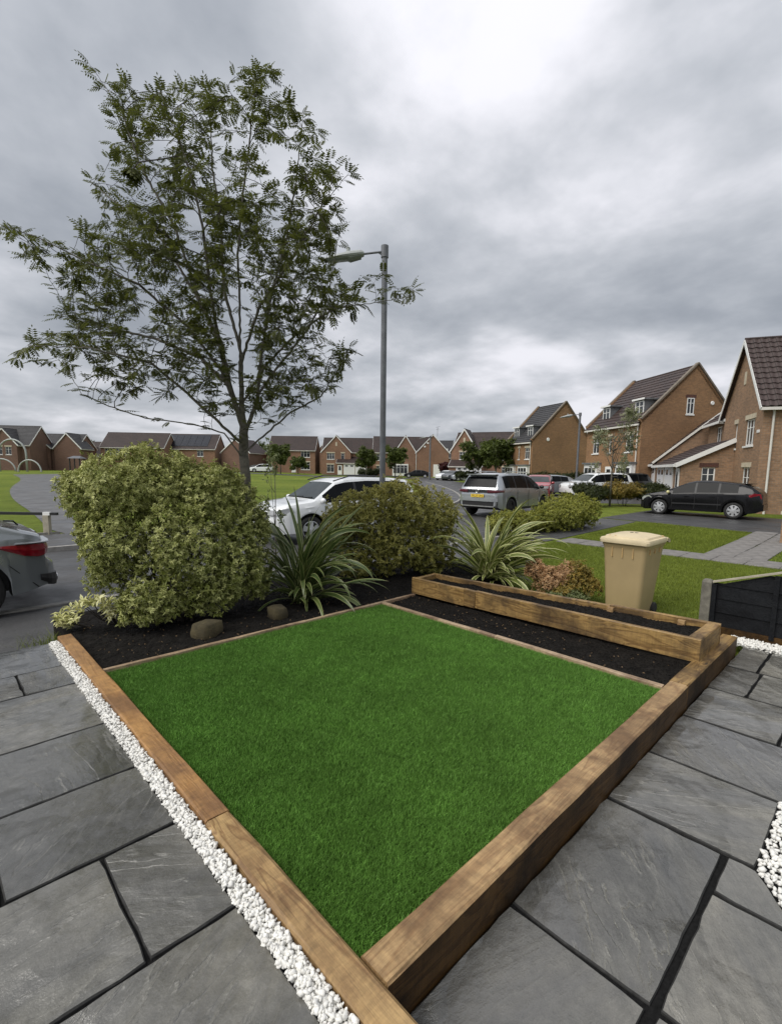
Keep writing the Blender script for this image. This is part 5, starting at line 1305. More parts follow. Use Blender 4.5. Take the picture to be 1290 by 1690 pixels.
# ---- house E: gables facing the road
S_ = 100 / F_PX
p = pix(615, 780, 100); rE = D2(0)
hE = House('twin_gabled_house', 'long brown brick house with two large front gables behind the tall lamp post', p.x, p.y, rE, 'brick_e', 'roof_e', z=.05)
hE.block(0, 1.2, 12.3, 7, 5.1, 8.3, 'x', front=[(.7, 1.9, 3.3, 4.6, 2), (.7, 1.9, .7, 2.2, 2)])
hE.block(4.5, -.3, 5, 4.2, 5.1, 8.3, 'y', left=[(.5, 2.0, 3.4, 4.7, 3)]); hE.block(8.85, -.5, 5, 6.5, 5.1, 8.55, 'y')
b = MB(); b.box(4.0, 7.2, -.75, -.3, .2, 2.6); b.build('bay', MT['white'], hE.t); win(hE.t, (4.0, -.75), (1, 0), .15, 3.05, .7, 2.4, 4, inset=-.03, sill=False)
hE.pipe(8.78, -.55, 0, 5, 'white'); 
b = MB(); b.box(12.3, 13.7, -.56, -.5, 0, 2.6); b.build('porch_door', MT['white'], hE.t)
for (x, z) in ((10.9, 6.7), (10.3, 6.0)): b = MB(); b.box(x, x + .35, -.6, -.5, z, z + .3); b.build('alarm_box', MT['white'], hE.t)
b = MB(); b.tube([(13.2, 2, 8.4), (13.2, 2, 10.2)], .04, 5); b.bar((12.8, 2, 10.2), (13.7, 2, 10.4), .05, .05); b.bar((12.9, 2, 9.8), (13.5, 2, 9.9), .05, .05); b.build('aerial', MT['galv'], hE.t)
p = pix(722, 780, 112)
hE2 = House('grey_roofed_house', 'grey tiled house end with a skylight peeping out behind the twin gables', p.x, p.y, D2(-12), 'brick_k', 'roof_g', z=.1)
hE2.block(-3, 0, 6, 8, 4.4, 8.2, 'x'); b = MB(); b.box(1.2, 2.1, .9, 1.2, 5.6, 6.3); b.build('skylight', MT['white'], hE2.t)
win(hE2.t, (-3, 0), (1, 0), 4.2, 5.4, 2.0, 3.4, 2, inset=-.03)
# ---- house F
p = pix(531, 780, 104)
hF = House('brick_house', 'brick house with a front gable, lean-to roof and two white garage doors', p.x, p.y, D2(1), 'brick_e', 'roof_e', z=.1)
hF.block(0, 1.2, 13.6, 7, 5.1, 8.1, 'x', front=[(8.2, 9.2, 3.6, 4.7, 2), (10.6, 11.8, 3.6, 4.7, 2)])
hF.block(0, -.1, 5, 6.1, 5.1, 8.4, 'y', left=[(1.1, 2.7, 3.4, 4.7, 3), (4.1, 4.8, 3.4, 4.7, 1), (1.1, 2.6, .7, 2.3, 2)])
hF.mono(3.3, -1.5, 6.3, 2.7, 2.7, 4.0); hF.garage((3.3, -1.5), (1, 0), 1.5, 3.7, 2.3); hF.garage((3.3, -1.5), (1, 0), 3.95, 6.2, 2.3); hF.door((3.3, -1.5), (1, 0), .2, 1.1, 2.2)
b = MB(); b.box(2.9, 3.25, -.14, -.1, 6.2, 7.0); b.build('gable_vent', MT['cream'], hF.t)
p = pix(521, 770, 118)
hF2 = House('brick_house', 'brick gable end just showing between the plain house and the garage house', p.x, p.y, D2(0), 'brick_e', 'roof_e', z=.4)
hF2.block(0, 0, 8, 6.6, 5.2, 8.4, 'y')
# ---- house G
p = pix(443, 778, 104)
hG = House('brick_house', 'plain brick house with a long brown roof to the right of the rowan trunk', p.x, p.y, D2(0), 'brick_e', 'roof_e')
hG.block(0, 0, 9.9, 7, 4.8, 7.7, 'x', front=[(.8, 1.7, 3.2, 4.4, 2), (6.9, 8.8, 3.2, 4.5, 3), (6.9, 8.8, .6, 2.2, 3)]); hG.door((0, 0), (1, 0), 4.9, 5.8, 2.1)
b = MB(); b.box(4.6, 6.6, -.9, 0, 2.4, 2.55); b.build('porch_roof', MT['roof_e'], hG.t)
# ---- left group
p = pix(268, 778, 98)
hH = House('brick_house', 'house with dark solar panels covering its roof, above the large bush', p.x, p.y, D2(2), 'brick_e', 'roof_e')
hH.block(0, 0, 10.5, 7, 4.6, 7.5, 'x', front=[(2, 3.5, 3.0, 4.2, 3), (7, 8.2, 3.0, 4.2, 2)])
for i in range(6):
    mb = MB(); k = 2.9 / 3.5; x = .9 + i * 1.35
    mb.poly([(x, .35, 4.6 + .35 * k + .17), (x + 1.3, .35, 4.6 + .35 * k + .17), (x + 1.3, 3.2, 4.6 + 3.2 * k + .17), (x, 3.2, 4.6 + 3.2 * k + .17)]); mb.poly([(x, .35, 4.6 + .35 * k + .08), (x + 1.3, .35, 4.6 + .35 * k + .08), (x + 1.3, .35, 4.6 + .35 * k + .17), (x, .35, 4.6 + .35 * k + .17)])
    mb.build('solar_panel', MT['solar'], hH.t)
p = pix(366, 778, 100)
hH2 = House('brick_house', 'small red brick gable end left of the rowan trunk', p.x, p.y, D2(-12), 'brick_k', 'roof_e')
hH2.block(0, 0, 8, 6.2, 4.0, 6.6, 'y')
p = pix(168, 778, 94)
hI = House('brick_house', 'house with a wide brown roof rising behind the left of the large bush', p.x, p.y, D2(4), 'brick_e', 'roof_e')
hI.block(0, 0, 11.8, 7, 4.6, 7.4, 'x', front=[(.8, 2.2, 3.0, 4.2, 3), (2.7, 5.2, 3.0, 4.3, 4)])
p = pix(112, 778, 110)
hJ = House('brick_house', 'low brown tiled roofs between the grey roofed bungalow and the wide roofed house', p.x, p.y, D2(0), 'brick_k', 'roof_e')
hJ.block(0, 0, 9.5, 7, 3.6, 6.2, 'x'); hJ.block(3.2, -3.5, 5, 6, 2.8, 4.8, 'y')
p = pix(38, 776, 88)
hK = House('brick_house', 'red brick house with two small white edged gables at the far left', p.x, p.y, D2(4), 'brick_k', 'roof_g')
hK.block(0, 0, 9.6, 6.5, 4.1, 6.6, 'x', front=[(.5, 1.3, 1.8, 3.0, 2), (3.1, 4.5, 1.8, 3.0, 3)]); hK.block(2.2, -.5, 3, 3.0, 4.1, 5.4, 'y'); hK.block(6.2, -1.0, 4, 4.5, 4.1, 6.6, 'y')
p = pix(-45, 776, 82)
hL = House('brick_house', 'house at the left edge with a grey roof and white windows behind the climbing hoop', p.x, p.y, D2(6), 'brick_k', 'roof_g')
hL.block(0, 0, 9.2, 7, 4.4, 7.6, 'x'); hL.block(3.6, -1, 4, 4.2, 4.4, 6.9, 'y', left=[(.8, 1.9, 2.6, 3.9, 2), (2.4, 3.3, 2.6, 3.9, 2)])
# ================================================================== cars
def interp(pts, x):
    if x <= pts[0][0]: return pts[0][1]
    for (a, b), (c, d) in zip(pts, pts[1:]):
        if x <= c: return b + (d - b) * (x - a) / (c - a) if c > a else d
    return pts[-1][1]
CARS = {
 # x forward, origin under the middle of the car
 'suv': dict(L=4.55, H=1.66, W=.93, wb=(-1.36, 1.34), wr=.35, sill=.27,
    top=[(-2.27, .84), (-2.25, 1.02), (-2.20, 1.10), (-1.98, 1.50), (-1.90, 1.60), (-1.4, 1.645), (-.4, 1.66), (.25, 1.62), (.55, 1.55), (1.22, 1.10), (1.32, 1.07), (1.9, 1.00), (2.15, .92), (2.24, .78), (2.275, .62)],
    belt=[(-2.27, .80), (-2.2, 1.02), (-1.5, 1.06), (0, 1.02), (1.2, .98), (1.9, .90), (2.27, .6)],
    plan=[(-2.275, .74), (-2.2, .83), (-2.0, .90), (-1.4, .93), (1.4, .93), (1.9, .88), (2.15, .76), (2.275, .58)],
    bot=[(-2.275, .42), (-2.1, .32), (-1.8, .27), (1.8, .27), (2.1, .26), (2.275, .40)], ws=(.58, 1.20), rw=(-2.19, -1.97), sw=(-1.78, .98), pil=(-.98, -.02), roofw=.75),
 'hatch': dict(L=4.25, H=1.45, W=.875, wb=(-1.26, 1.33), wr=.315, sill=.22,
    top=[(-2.12, .70), (-2.10, .94), (-2.03, 1.04), (-1.78, 1.24), (-1.58, 1.32), (-1.2, 1.39), (-.6, 1.44), (-.1, 1.45), (.15, 1.425), (.38, 1.36), (1.15, 1.0), (1.28, .955), (1.85, .84), (2.05, .74), (2.125, .60)],
    belt=[(-2.12, .70), (-2.0, .96), (-1.3, .97), (0, .92), (1.2, .86), (1.85, .78), (2.12, .55)],
    plan=[(-2.125, .66), (-2.02, .78), (-1.8, .84), (-1.3, .875), (1.3, .875), (1.75, .83), (2.0, .70), (2.125, .50)],
    bot=[(-2.125, .36), (-1.95, .26), (-1.7, .22), (1.7, .22), (1.95, .20), (2.125, .30)], ws=(.42, 1.12), rw=(-2.0, -1.62), sw=(-1.36, .86), pil=(-.74, .05), roofw=.72),
 'small': dict(L=3.75, H=1.48, W=.82, wb=(-1.15, 1.22), wr=.29, sill=.22,
    top=[(-1.87, .75), (-1.84, .98), (-1.76, 1.08), (-1.60, 1.36), (-1.48, 1.43), (-.7, 1.48), (.1, 1.46), (.40, 1.40), (1.10, 1.02), (1.22, .97), (1.62, .88), (1.80, .74), (1.875, .58)],
    belt=[(-1.87, .72), (-1.76, 1.0), (-1, 1.0), (1.0, .93), (1.6, .82), (1.87, .5)],
    plan=[(-1.875, .62), (-1.78, .74), (-1.5, .80), (-1.1, .82), (1.2, .82), (1.6, .77), (1.8, .62), (1.875, .45)],
    bot=[(-1.875, .34), (-1.7, .24), (-1.5, .2), (1.5, .2), (1.75, .2), (1.875, .28)], ws=(.44, 1.07), rw=(-1.75, -1.57), sw=(-1.38, .90), pil=(-.50, .10), roofw=.78),
 'liftback': dict(L=4.60, H=1.42, W=.92, wb=(-1.42, 1.42), wr=.34, sill=.23,
    top=[(-2.30, .58), (-2.28, .64), (-2.21, .69), (-2.19, .72), (-2.185, .93), (-2.15, 1.0), (-2.0, 1.05), (-1.45, 1.25), (-1.0, 1.36), (-.3, 1.42), (.2, 1.40), (.5, 1.34), (1.3, .96), (1.42, .92), (2.0, .80), (2.2, .68), (2.3, .55)],
    belt=[(-2.3, .56), (-2.2, .68), (-2.17, .90), (-2.1, .96), (-1.5, .97), (0, .93), (1.3, .86), (2.0, .76), (2.3, .5)],
    plan=[(-2.3, .64), (-2.28, .74), (-2.21, .83), (-2.0, .89), (-1.4, .92), (1.4, .92), (1.9, .86), (2.15, .74), (2.3, .52)],
    bot=[(-2.3, .40), (-2.2, .34), (-2.0, .28), (-1.8, .25), (1.8, .22), (2.1, .22), (2.3, .30)], ws=(.54, 1.27), rw=(-1.95, -1.05), sw=(-1.45, 1.1), pil=(-.70, .12), roofw=.72),
}
CARS['estate'] = dict(CARS['hatch']); 
def paint(name, col, metal=.55, rough=.32): return plain(name, col, rough, metal, var=.04, scale=1.5, spec=.5, coat=.9)
def car(name, label, kind, x, y, hdg, mat, zoff=0.0, detail=True, rim='alloy', spokes=5, group=None, taillights=True, roofmat=None, cat='car'):
    S = CARS[kind]; hl = S['L'] / 2
    xs = set(np.round(np.arange(-hl, hl + .001, .085), 4)) | {p[0] for p in S['top']} | {p[0] for p in S['plan']} | {*S['ws'], *S['rw'], *S['sw'], S['pil'][0] - .035, S['pil'][0] + .035, S['pil'][1] - .035, S['pil'][1] + .035}
    R_ = S['wr'] * 1.17
    for w_ in S['wb']:
        for k in range(-7, 8): xs.add(round(w_ + R_ * math.sin(k / 7 * math.pi / 2), 4))
        xs |= {w_ - R_ - .004, w_ + R_ + .004}
    xs = sorted(xs); xs = [xs[0]] + [b for a, b in zip(xs, xs[1:]) if b - a > .0025]
    def section(x):
        zt, zb, w_ = interp(S['top'], x), interp(S['bot'], x), interp(S['plan'], x); zbelt = min(interp(S['belt'], x), zt - .03)
        side_b = zb
        for c in S['wb']:
            if abs(x - c) < R_: side_b = max(side_b, S['wr'] + math.sqrt(R_ * R_ - (x - c) ** 2))
        side_b = min(side_b, zbelt - .06)
        h = zbelt - side_b; g = max(0, min(1, (zt - zbelt) / .5)); wr_ = w_ * (1 - g * (1 - S['roofw'])) - .02
        flare = 0
        for c in S['wb']:
            if abs(x - c) < R_ + .05: flare = .012
        wb_ = w_ * .965
        pts = [(0, side_b if side_b > zb + .05 else zb), (w_ * .90, side_b), (w_ + flare - .012, side_b + .02), (w_ + flare, side_b + h * .30), (w_ * .985, side_b + h * .62), (w_ * .992, side_b + h * .80), (wb_, zbelt)]
        for t_ in (.08, .5, .90): pts.append((wb_ + (wr_ - wb_) * t_ ** 1.15, zbelt + (zt - .035 * min(1, g * 2 + .3) - zbelt) * t_))
        pts += [(wr_ * .93, zt - .02 * (g + .2)), (wr_ * .6, zt - .006), (0, zt)]
        return pts
    sec = [section(x) for x in xs]; n, k = len(xs), len(sec[0])
    root = thing(name, label, cat, (x, y, ground(x, y) + zoff), hdg, group)
    V = []; idx = {}
    for i, s in enumerate(sec):
        for j, (yy, zz_) in enumerate(s):
            # round off the nose and tail in plan: centre sits further out than the corners
            V.append((xs[i], yy, zz_)); idx[i, j, 1] = len(V) - 1
            if 0 < j < k - 1: V.append((xs[i], -yy, zz_)); idx[i, j, -1] = len(V) - 1
            else: idx[i, j, -1] = len(V) - 1
    groups = {}
    def put(key, f): groups.setdefault(key, []).append(f)
    for i in range(n - 1):
        xm = (xs[i] + xs[i + 1]) / 2; zt = interp(S['top'], xm); zbelt = interp(S['belt'], xm)
        for j in range(k - 1):
            for s in (1, -1):
                f = (idx[i, j, s], idx[i + 1, j, s], idx[i + 1, j + 1, s], idx[i, j + 1, s]); f = f if s == 1 else f[::-1]; f = tuple(dict.fromkeys(f)); key = 'body'
                if j in (7, 8) and S['sw'][0] < xm < S['sw'][1] and zt - zbelt > .16:
                    p = S['pil']
                    if not any(abs(xm - q) < .035 for q in p): key = ('side_window', s, 0 if xm < p[0] else (1 if xm < p[1] else 2))
                    else: key = 'pillar'
                if j >= 10 and S['ws'][0] < xm < S['ws'][1]: key = 'windscreen'
                if j >= 10 and S['rw'][0] < xm < S['rw'][1]: key = 'rear_window'
                if j <= 1: key = 'underbody'
                put(key, f)
    for i, sg in ((0, -1), (n - 1, 1)):
        for j in range(1, k - 2):
            for s in (1, -1):
                f = (idx[i, j, s], idx[i, j + 1, s], idx[i, j + 1, -s], idx[i, j, -s])
                if s == 1: put('body', f if sg > 0 else f[::-1])
    def sub(name_, faces, m_, par, smooth=True):
        used = sorted({v for f in faces for v in f}); mp = {v: i for i, v in enumerate(used)}
        me = bpy.data.meshes.new(name_); me.from_pydata([V[v] for v in used], [], [tuple(mp[v] for v in f) for f in faces]); me.materials.append(m_)
        me.polygons.foreach_set('use_smooth', [smooth] * len(me.polygons)); me.update(); return link(name_, me, par)
    body = sub('body', groups['body'], mat, root)
    md = body.modifiers.new('split', 'EDGE_SPLIT'); md.split_angle = math.radians(38)
    sub('underbody', groups['underbody'], MT['black'], root)
    pg = {}
    for f in groups.get('pillar', []): c = np.mean([V[v] for v in f], 0); pg.setdefault((c[1] > 0, round(c[0], 1)), []).append(f)
    pg2 = {}
    for (a_, b_), fs in pg.items(): pg2.setdefault((a_, min(range(2), key=lambda q: abs(S['pil'][q] - b_))), []).extend(fs)
    for fs in pg2.values(): sub('pillar', fs, MT['black'], root)
    for key, fs in groups.items():
        if isinstance(key, tuple): sub('side_window', fs, MT['carglass'] if detail != 'light' else MT['screenglass'], root)
        elif key in ('windscreen', 'rear_window'): sub(key, fs, MT['screenglass'] if key == 'windscreen' or kind != 'suv' else MT['carglass'], root)
    # wheels
    for c in S['wb']:
        for s in (1, -1):
            yo = interp(S['plan'], c) - .13; r = S['wr']; T = lambda p: Vector((c + p.x, s * (yo + p.z), r + p.y))
            b = MB(); b.lathe([(r * .62, -.09), (r * .93, -.10), (r, -.07), (r, .07), (r * .95, .108), (r * .70, .112), (r * .66, .09)], 28, T=T); wh = b.build('wheel', MT['rubber'], root, smooth=True)
            if s == -1 or True: wh.data.polygons.foreach_set('use_smooth', [True] * len(wh.data.polygons))
            b = MB(); b.lathe([(r * .68, .095), (r * .62, .10), (r * .58, .06)], 28, T=T)
            for q in range(spokes):
                a = 2 * math.pi * q / spokes + .3; ca, sa = math.cos(a), math.sin(a); wd = r * (1.05 / spokes)
                P_ = lambda rr, t_, d: T(Vector((rr * ca - t_ * sa, rr * sa + t_ * ca, d)))
                b.poly([P_(r * .1, -wd * .7, .10), P_(r * .62, -wd, .085), P_(r * .62, wd, .085), P_(r * .1, wd * .7, .10)])
            b.lathe([(0, .108), (r * .16, .104), (r * .2, .09)], 14, T=T); b.build('rim', MT[rim], wh)
            b = MB(); b.lathe([(0, .045), (r * .64, .045)], 20, T=T); b.build('wheel_disc', MT['black'], wh)
            b = MB(); b.box(c - R_ * .98, c + R_ * .98, min(s * (yo - .10), s * (yo - .14)), max(s * (yo - .10), s * (yo - .14)), .3, S['wr'] + R_ * .95); b.build('wheel_arch', MT['black'], root)
    return root, S
def side_pt(S, x, z, s):
    w_ = interp(S['plan'], x); return w_
def patch(root, name, S, mat, s, pts, out=.010, th=.012):
    """a lamp or trim piece lying on the body side; pts = outline (x, z)"""
    mb = MB(); f = [(x, s * (interp(S['plan'], x) + out), z) for x, z in pts]; b = [(x, s * (interp(S['plan'], x) - th), z) for x, z in pts]
    mb.v = f + b; n = len(pts); mb.f.append(tuple(range(n)) if s < 0 else tuple(reversed(range(n)))); mb.uv.append(None)
    for i in range(n): j = (i + 1) % n; mb.f.append((i, j, n + j, n + i)); mb.uv.append(None)
    return mb.build(name, mat, root)
def endbox(root, name, mat, x0, x1, y0, y1, z0, z1): b = MB(); b.box(x0, x1, y0, y1, z0, z1); return b.build(name, mat, root)
def curved_end(root, name, mat, S, sign, y0, y1, z0, z1, off=.012, n=8, dz=0):
    """strip that wraps the nose (+1) or the tail (-1)"""
    hl = S['L'] / 2; mb = MB()
    def xe(y):
        ys = abs(y); best = hl; pl = sorted(S['plan'], key=lambda q: q[0] * sign)
        # largest |x| whose half width reaches y
        pts = [q for q in pl if q[0] * sign > 0]; 
        if ys <= pts[-1][1]: return hl
        for a, b in zip(pts[::-1], pts[::-1][1:]):
            if a[1] <= ys <= b[1]: t_ = (ys - a[1]) / (b[1] - a[1]); return abs(a[0]) + (abs(b[0]) - abs(a[0])) * t_
        return abs(pts[0][0])
    for i in range(n + 1):
        y = y0 + (y1 - y0) * i / n; xx = sign * (xe(y) + off)
        mb.v += [(xx, y, z0), (xx, y, z1), (xx - sign * .05, y, z1), (xx - sign * .05, y, z0)]
    for i in range(n):
        a = i * 4
        for q in range(4): r_ = (q + 1) % 4; mb.f.append((a + q, a + 4 + q, a + 4 + r_, a + r_)); mb.uv.append(None)
    return mb.build(name, mat, root)
def wrap(root, name, mat, S, sign, s, t0, t1, z0f, z1f, off=.014, th=.05, n=14):
    """a lamp that wraps the corner; t = distance round the plan outline from the middle of the tail or nose"""
    pl = sorted([q for q in S['plan'] if q[0] * sign > 0], key=lambda q: -q[0] * sign); P = [Vector((sign * abs(pl[0][0]), 0))] + [Vector((x, w_)) for x, w_ in pl]
    cum = [0]
    for a, b in zip(P, P[1:]): cum.append(cum[-1] + (b - a).length)
    def at(t):
        for i in range(len(P) - 1):
            if t <= cum[i + 1] or i == len(P) - 2: return P[i].lerp(P[i + 1], (t - cum[i]) / max(1e-6, cum[i + 1] - cum[i]))
    mb = MB()
    for i in range(n + 1):
        t_ = t0 + (t1 - t0) * i / n; a = at(max(0, t_ - .03)); b = at(t_ + .03); d = (b - a).normalized(); nr = Vector((d.y, -d.x)) * (1 if sign > 0 else -1)
        p = at(t_); nr = nr if nr.dot(p) > 0 else -nr; u = i / n; q0, q1 = p + nr * off, p - nr * th; za, zb = z0f(u), z1f(u)
        for (q, z) in ((q0, za), (q0 + nr * .012, (za + zb) / 2), (q0, zb), (q1, zb), (q1, za)): mb.v.append((q.x, q.y * s, z))
    for i in range(n):
        for k in range(5): a = i * 5 + k; b = i * 5 + (k + 1) % 5; mb.f.append((a, b, b + 5, a + 5) if s * sign > 0 else (a, a + 5, b + 5, b)); mb.uv.append(None)
    mb.f += [tuple(range(5)), tuple(n * 5 + k for k in range(5))]; mb.uv += [None, None]
    return mb.build(name, mat, root)
def mirrors(root, S, mat, x, z):
    for s in (1, -1):
        b = MB(); w_ = interp(S['plan'], x) * .95
        b.lathe([(0, -.06), (.07, -.05), (.10, 0), (.08, .05), (0, .06)], 10, T=lambda p: Vector((x + p.z * .9, s * (w_ + .10) + p.x * 1.05, z + p.y * .75))); b.bar((x, s * (w_ - .06), z - .05), (x, s * (w_ + .06), z - .02), .05, .03)
        b.build('mirror', mat, root, smooth=True)
def text(root, body, mat, size, M_, name='lettering'):
    c = bpy.data.curves.new(name, 'FONT'); c.body = body; c.size = size; c.extrude = .001; c.align_x = 'CENTER'; c.align_y = 'CENTER'
    o = bpy.data.objects.new(name, c); dg = bpy.context.evaluated_depsgraph_get(); COL.objects.link(o); dg.update()
    me = bpy.data.meshes.new_from_object(o.evaluated_get(dg)); bpy.data.objects.remove(o); me.materials.clear(); me.materials.append(mat)
    o = link(name, me, root); o.matrix_local = M_; return o

white_p, silver_p, grey_p = paint('white car paint', (.72, .74, .75), .0, .28), paint('silver car paint', (.42, .44, .46), .75, .3), paint('grey car paint', (.24, .26, .27), .5, .3)
black_p, red_p, dark_p = plain('black car paint', (.004, .004, .005), .18, 0, var=.04, spec=.35), paint('red car paint', (.30, .012, .022), .1, .3), paint('dark grey car paint', (.05, .055, .06), .5, .3)
def seams(r, S, xs_):
    for s in (1, -1):
        for x in xs_:
            za, zb = interp(S['bot'], x) + .10, interp(S['belt'], x) - .03
            patch(r, 'door_gap', S, MT['black'], s, [(x - .006, za), (x + .006, za), (x + .006, zb), (x - .006, zb)], .0035, .004)
# --- black hatchback on the driveway
c = G(21.5, (0)); pf, pr_ = Vector((11.54, 20.66)), Vector((13.39, 18.88)); cm = (pf + pr_) / 2; h_ = math.atan2((pf - pr_).y, (pf - pr_).x)
r, S = car('black_hatchback', 'black five door hatchback with silver wheel trims parked side on across the tarmac driveway', 'hatch', cm.x + .30, cm.y + .30, h_, black_p, .012, detail=True, spokes=7)
for s in (1, -1):
    patch(r, 'headlight', S, MT['clear_l'], s, [(1.62, .70), (2.03, .56), (2.08, .66), (1.98, .74), (1.75, .80)])
    patch(r, 'taillight', S, MT['red_l'], s, [(-2.10, .80), (-1.72, .86), (-1.70, .93), (-1.86, 1.0), (-2.06, .98)])
    patch(r, 'side_moulding', S, MT['black'], s, [(-.85, .50), (.85, .48), (.85, .53), (-.85, .55)], .006)
    patch(r, 'door_handle', S, black_p, s, [(-.62, .80), (-.45, .80), (-.45, .83), (-.62, .83)], .03); patch(r, 'door_handle', S, black_p, s, [(.25, .78), (.42, .78), (.42, .81), (.25, .81)], .03)
curved_end(r, 'rear_bumper', black_p, S, -1, -.8, .8, .34, .58, .03); curved_end(r, 'front_bumper', black_p, S, 1, -.75, .75, .26, .50, .03);
mirrors(r, S, plain('pale mirror cap', (.55, .52, .25), .3, var=.05), 1.0, .95)
b = MB(); b.tube([(-1.45, 0, 1.36), (-1.62, 0, 1.56)], .006, 5); b.build('aerial', MT['black'], r)
b = MB(); b.box(-1.76, -1.5, -.58, .58, 1.335, 1.36); b.build('spoiler', black_p, r); seams(r, S, (-.74, .05, .86))
# --- silver car seen from behind
hd = D2(48); MT['dim_red'] = plain('unlit red lamp band', (.075, .006, .010), .2, var=.3, coat=.6); q = pix(800, 800, 20.4)
r, S = car('silver_suv', 'silver sport utility car seen from behind, parked on the road beyond the second flax', 'suv', 4.75, 19.9, hd, silver_p, .006, rim='black')
hl = S['L'] / 2
curved_end(r, 'light_bar', MT['black'], S, -1, -.82, .82, .93, 1.03, .028); 
for s in (1, -1): wrap(r, 'taillight', MT['dim_red'], S, -1, s, .42, 1.10, lambda u: .915 + .03 * u, lambda u: 1.035 - .01 * u, off=.035)
curved_end(r, 'bumper_lip', silver_p, S, -1, -.83, .83, .60, .72, .05); curved_end(r, 'lower_bumper', MT['black'], S, -1, -.82, .82, .38, .60, .02); curved_end(r, 'exhaust_trim', MT['chrome'], S, -1, -.7, .7, .40, .435, .035)
endbox(r, 'number_plate', MT['plate'], -hl - .045, -hl - .03, -.27, .27, .745, .86)
Mt = Matrix(((0, 0, -1, -hl - .047), (-1, 0, 0, 0), (0, 1, 0, .80), (0, 0, 0, 1))); text(r, 'ML25 UHJ', MT['ink'], .11, Mt)
b = MB(); Tm = lambda p: Vector((-hl - .045 - p.z, p.x, .975 + p.y)); b.lathe([(.066, 0), (.075, .006), (.066, .012), (.058, .006), (.066, 0)], 24, T=Tm)
for (a1, c1, a2, c2) in ((-.038, .040, -.012, -.012), (-.012, -.012, 0, .012), (0, .012, .012, -.012), (.012, -.012, .038, .040), (-.048, .012, -.024, -.046), (-.024, -.046, 0, -.004), (0, -.004, .024, -.046), (.024, -.046, .048, .012)): b.bar(Tm(Vector((a1, c1, .006))), Tm(Vector((a2, c2, .006))), .008, .008, upv=(1, 0, 0))
b.build('badge', MT['chrome'], r)
for s in (1, -1):
    b = MB(); b.tube([(-1.5, s * .66, 1.64), (-1.3, s * .67, 1.70), (.1, s * .67, 1.70), (.35, s * .66, 1.63)], .015, 6); b.build('roof_rail', MT['chrome'], r)
    patch(r, 'sill_cladding', S, MT['black'], s, [(-.98, .27), (.98, .27), (.98, .36), (-.98, .36)], .008)
    patch(r, 'door_handle', S, silver_p, s, [(-.85, .93), (-.65, .93), (-.65, .96), (-.85, .96)], .03)
mirrors(r, S, MT['black'], 1.0, 1.10); seams(r, S, (-.93, -.02, .95))
endbox(r, 'spoiler', silver_p, -2.13, -1.9, -.62, .62, 1.575, 1.60); b = MB(); b.bar((-2.15, 0, 1.12), (-2.10, .3, 1.14), .02, .02); b.build('rear_wiper', MT['black'], r)
# --- white suv facing left
q = G(0, 0); hd = math.radians(44 + 180)
r, S = car('white_suv', 'white sport utility car facing left, parked behind the dark flax and the olive bush', 'suv', -1.45, 13.5, hd - .12, white_p, .0)
for s in (1, -1):
    patch(r, 'headlight', S, MT['clear_l'], s, [(1.78, .80), (2.16, .72), (2.2, .80), (2.1, .88), (1.85, .93)], .012)
    b = MB(); b.tube([(-1.7, s * .66, 1.64), (-1.3, s * .68, 1.69), (.1, s * .68, 1.69), (.6, s * .70, 1.56)], .016, 6); b.build('roof_rail', MT['black'], r)
curved_end(r, 'grille', MT['black'], S, 1, -.45, .45, .52, .80, .02); curved_end(r, 'lower_grille', MT['black'], S, 1, -.6, .6, .36, .46, .03)
for s in (1, -1): curved_end(r, 'headlight_lens', MT['clear_l'], S, 1, s * .46, s * .76, .74, .86, .015)
mirrors(r, S, white_p, 1.05, 1.08); seams(r, S, (-.93, -.02, .95))
b = MB(); b.bar((1.2, -.65, 1.125), (1.16, .1, 1.15), .03, .02); b.bar((1.2, -.05, 1.125), (1.16, .6, 1.15), .03, .02); b.build('wiper', MT['black'], r)
# --- grey car cut by the left edge
hd = math.radians(44 + 180)
r, S = car('grey_hatchback', 'grey car at the left edge of the road showing its rear lamp and corner', 'liftback', *G(-2.02, 7.30).to_2d(), hd, grey_p, .006)
hl = S['L'] / 2
S2 = dict(S, plan=[(x if x > -2.2 else -2.19 + (x + 2.21) * .3, w_) for x, w_ in S['plan']])
for s in (1, -1):
    lp_ = lambda pts: (lambda u: interp(pts, u))
    wrap(r, 'taillight', MT['red_l'], S2, -1, s, .34, 1.36, lp_([(0, .80), (.35, .79), (.55, .73), (.72, .76), (1, .885)]), lp_([(0, .885), (.4, .895), (1, .90)]))
    wrap(r, 'lamp_lip', grey_p, S2, -1, s, .30, 1.15, lp_([(0, .90), (1, .905)]), lp_([(0, .925), (1, .925)]), off=.035)
    wrap(r, 'exhaust_surround', MT['black'], S, -1, s, .42, .95, lp_([(0, .33), (.7, .33), (1, .42)]), lp_([(0, .47), (.8, .49), (1, .50)]), off=.02)
    b = MB(); b.lathe([(.06, -.02), (.07, .012), (.055, .015), (.05, -.02)], 16, T=lambda p: Vector((-hl - .022 - p.z, s * .56 + p.x * 1.5, .40 + p.y * .8))); b.build('exhaust_tip', MT['chrome'], r, smooth=True)
    patch(r, 'bumper_seam', S, MT['black'], s, [(-2.10, .34), (-1.80, .66), (-1.79, .66), (-2.085, .34)], .004)
endbox(r, 'number_plate', MT['plate'], -2.215, -2.20, -.27, .27, .73, .84)
b = MB(); b.tube([(-2.02, 0, 1.06), (-1.97, .02, 1.12), (-1.85, .25, 1.15)], .012, 6); b.build('rear_wiper', MT['black'], r)
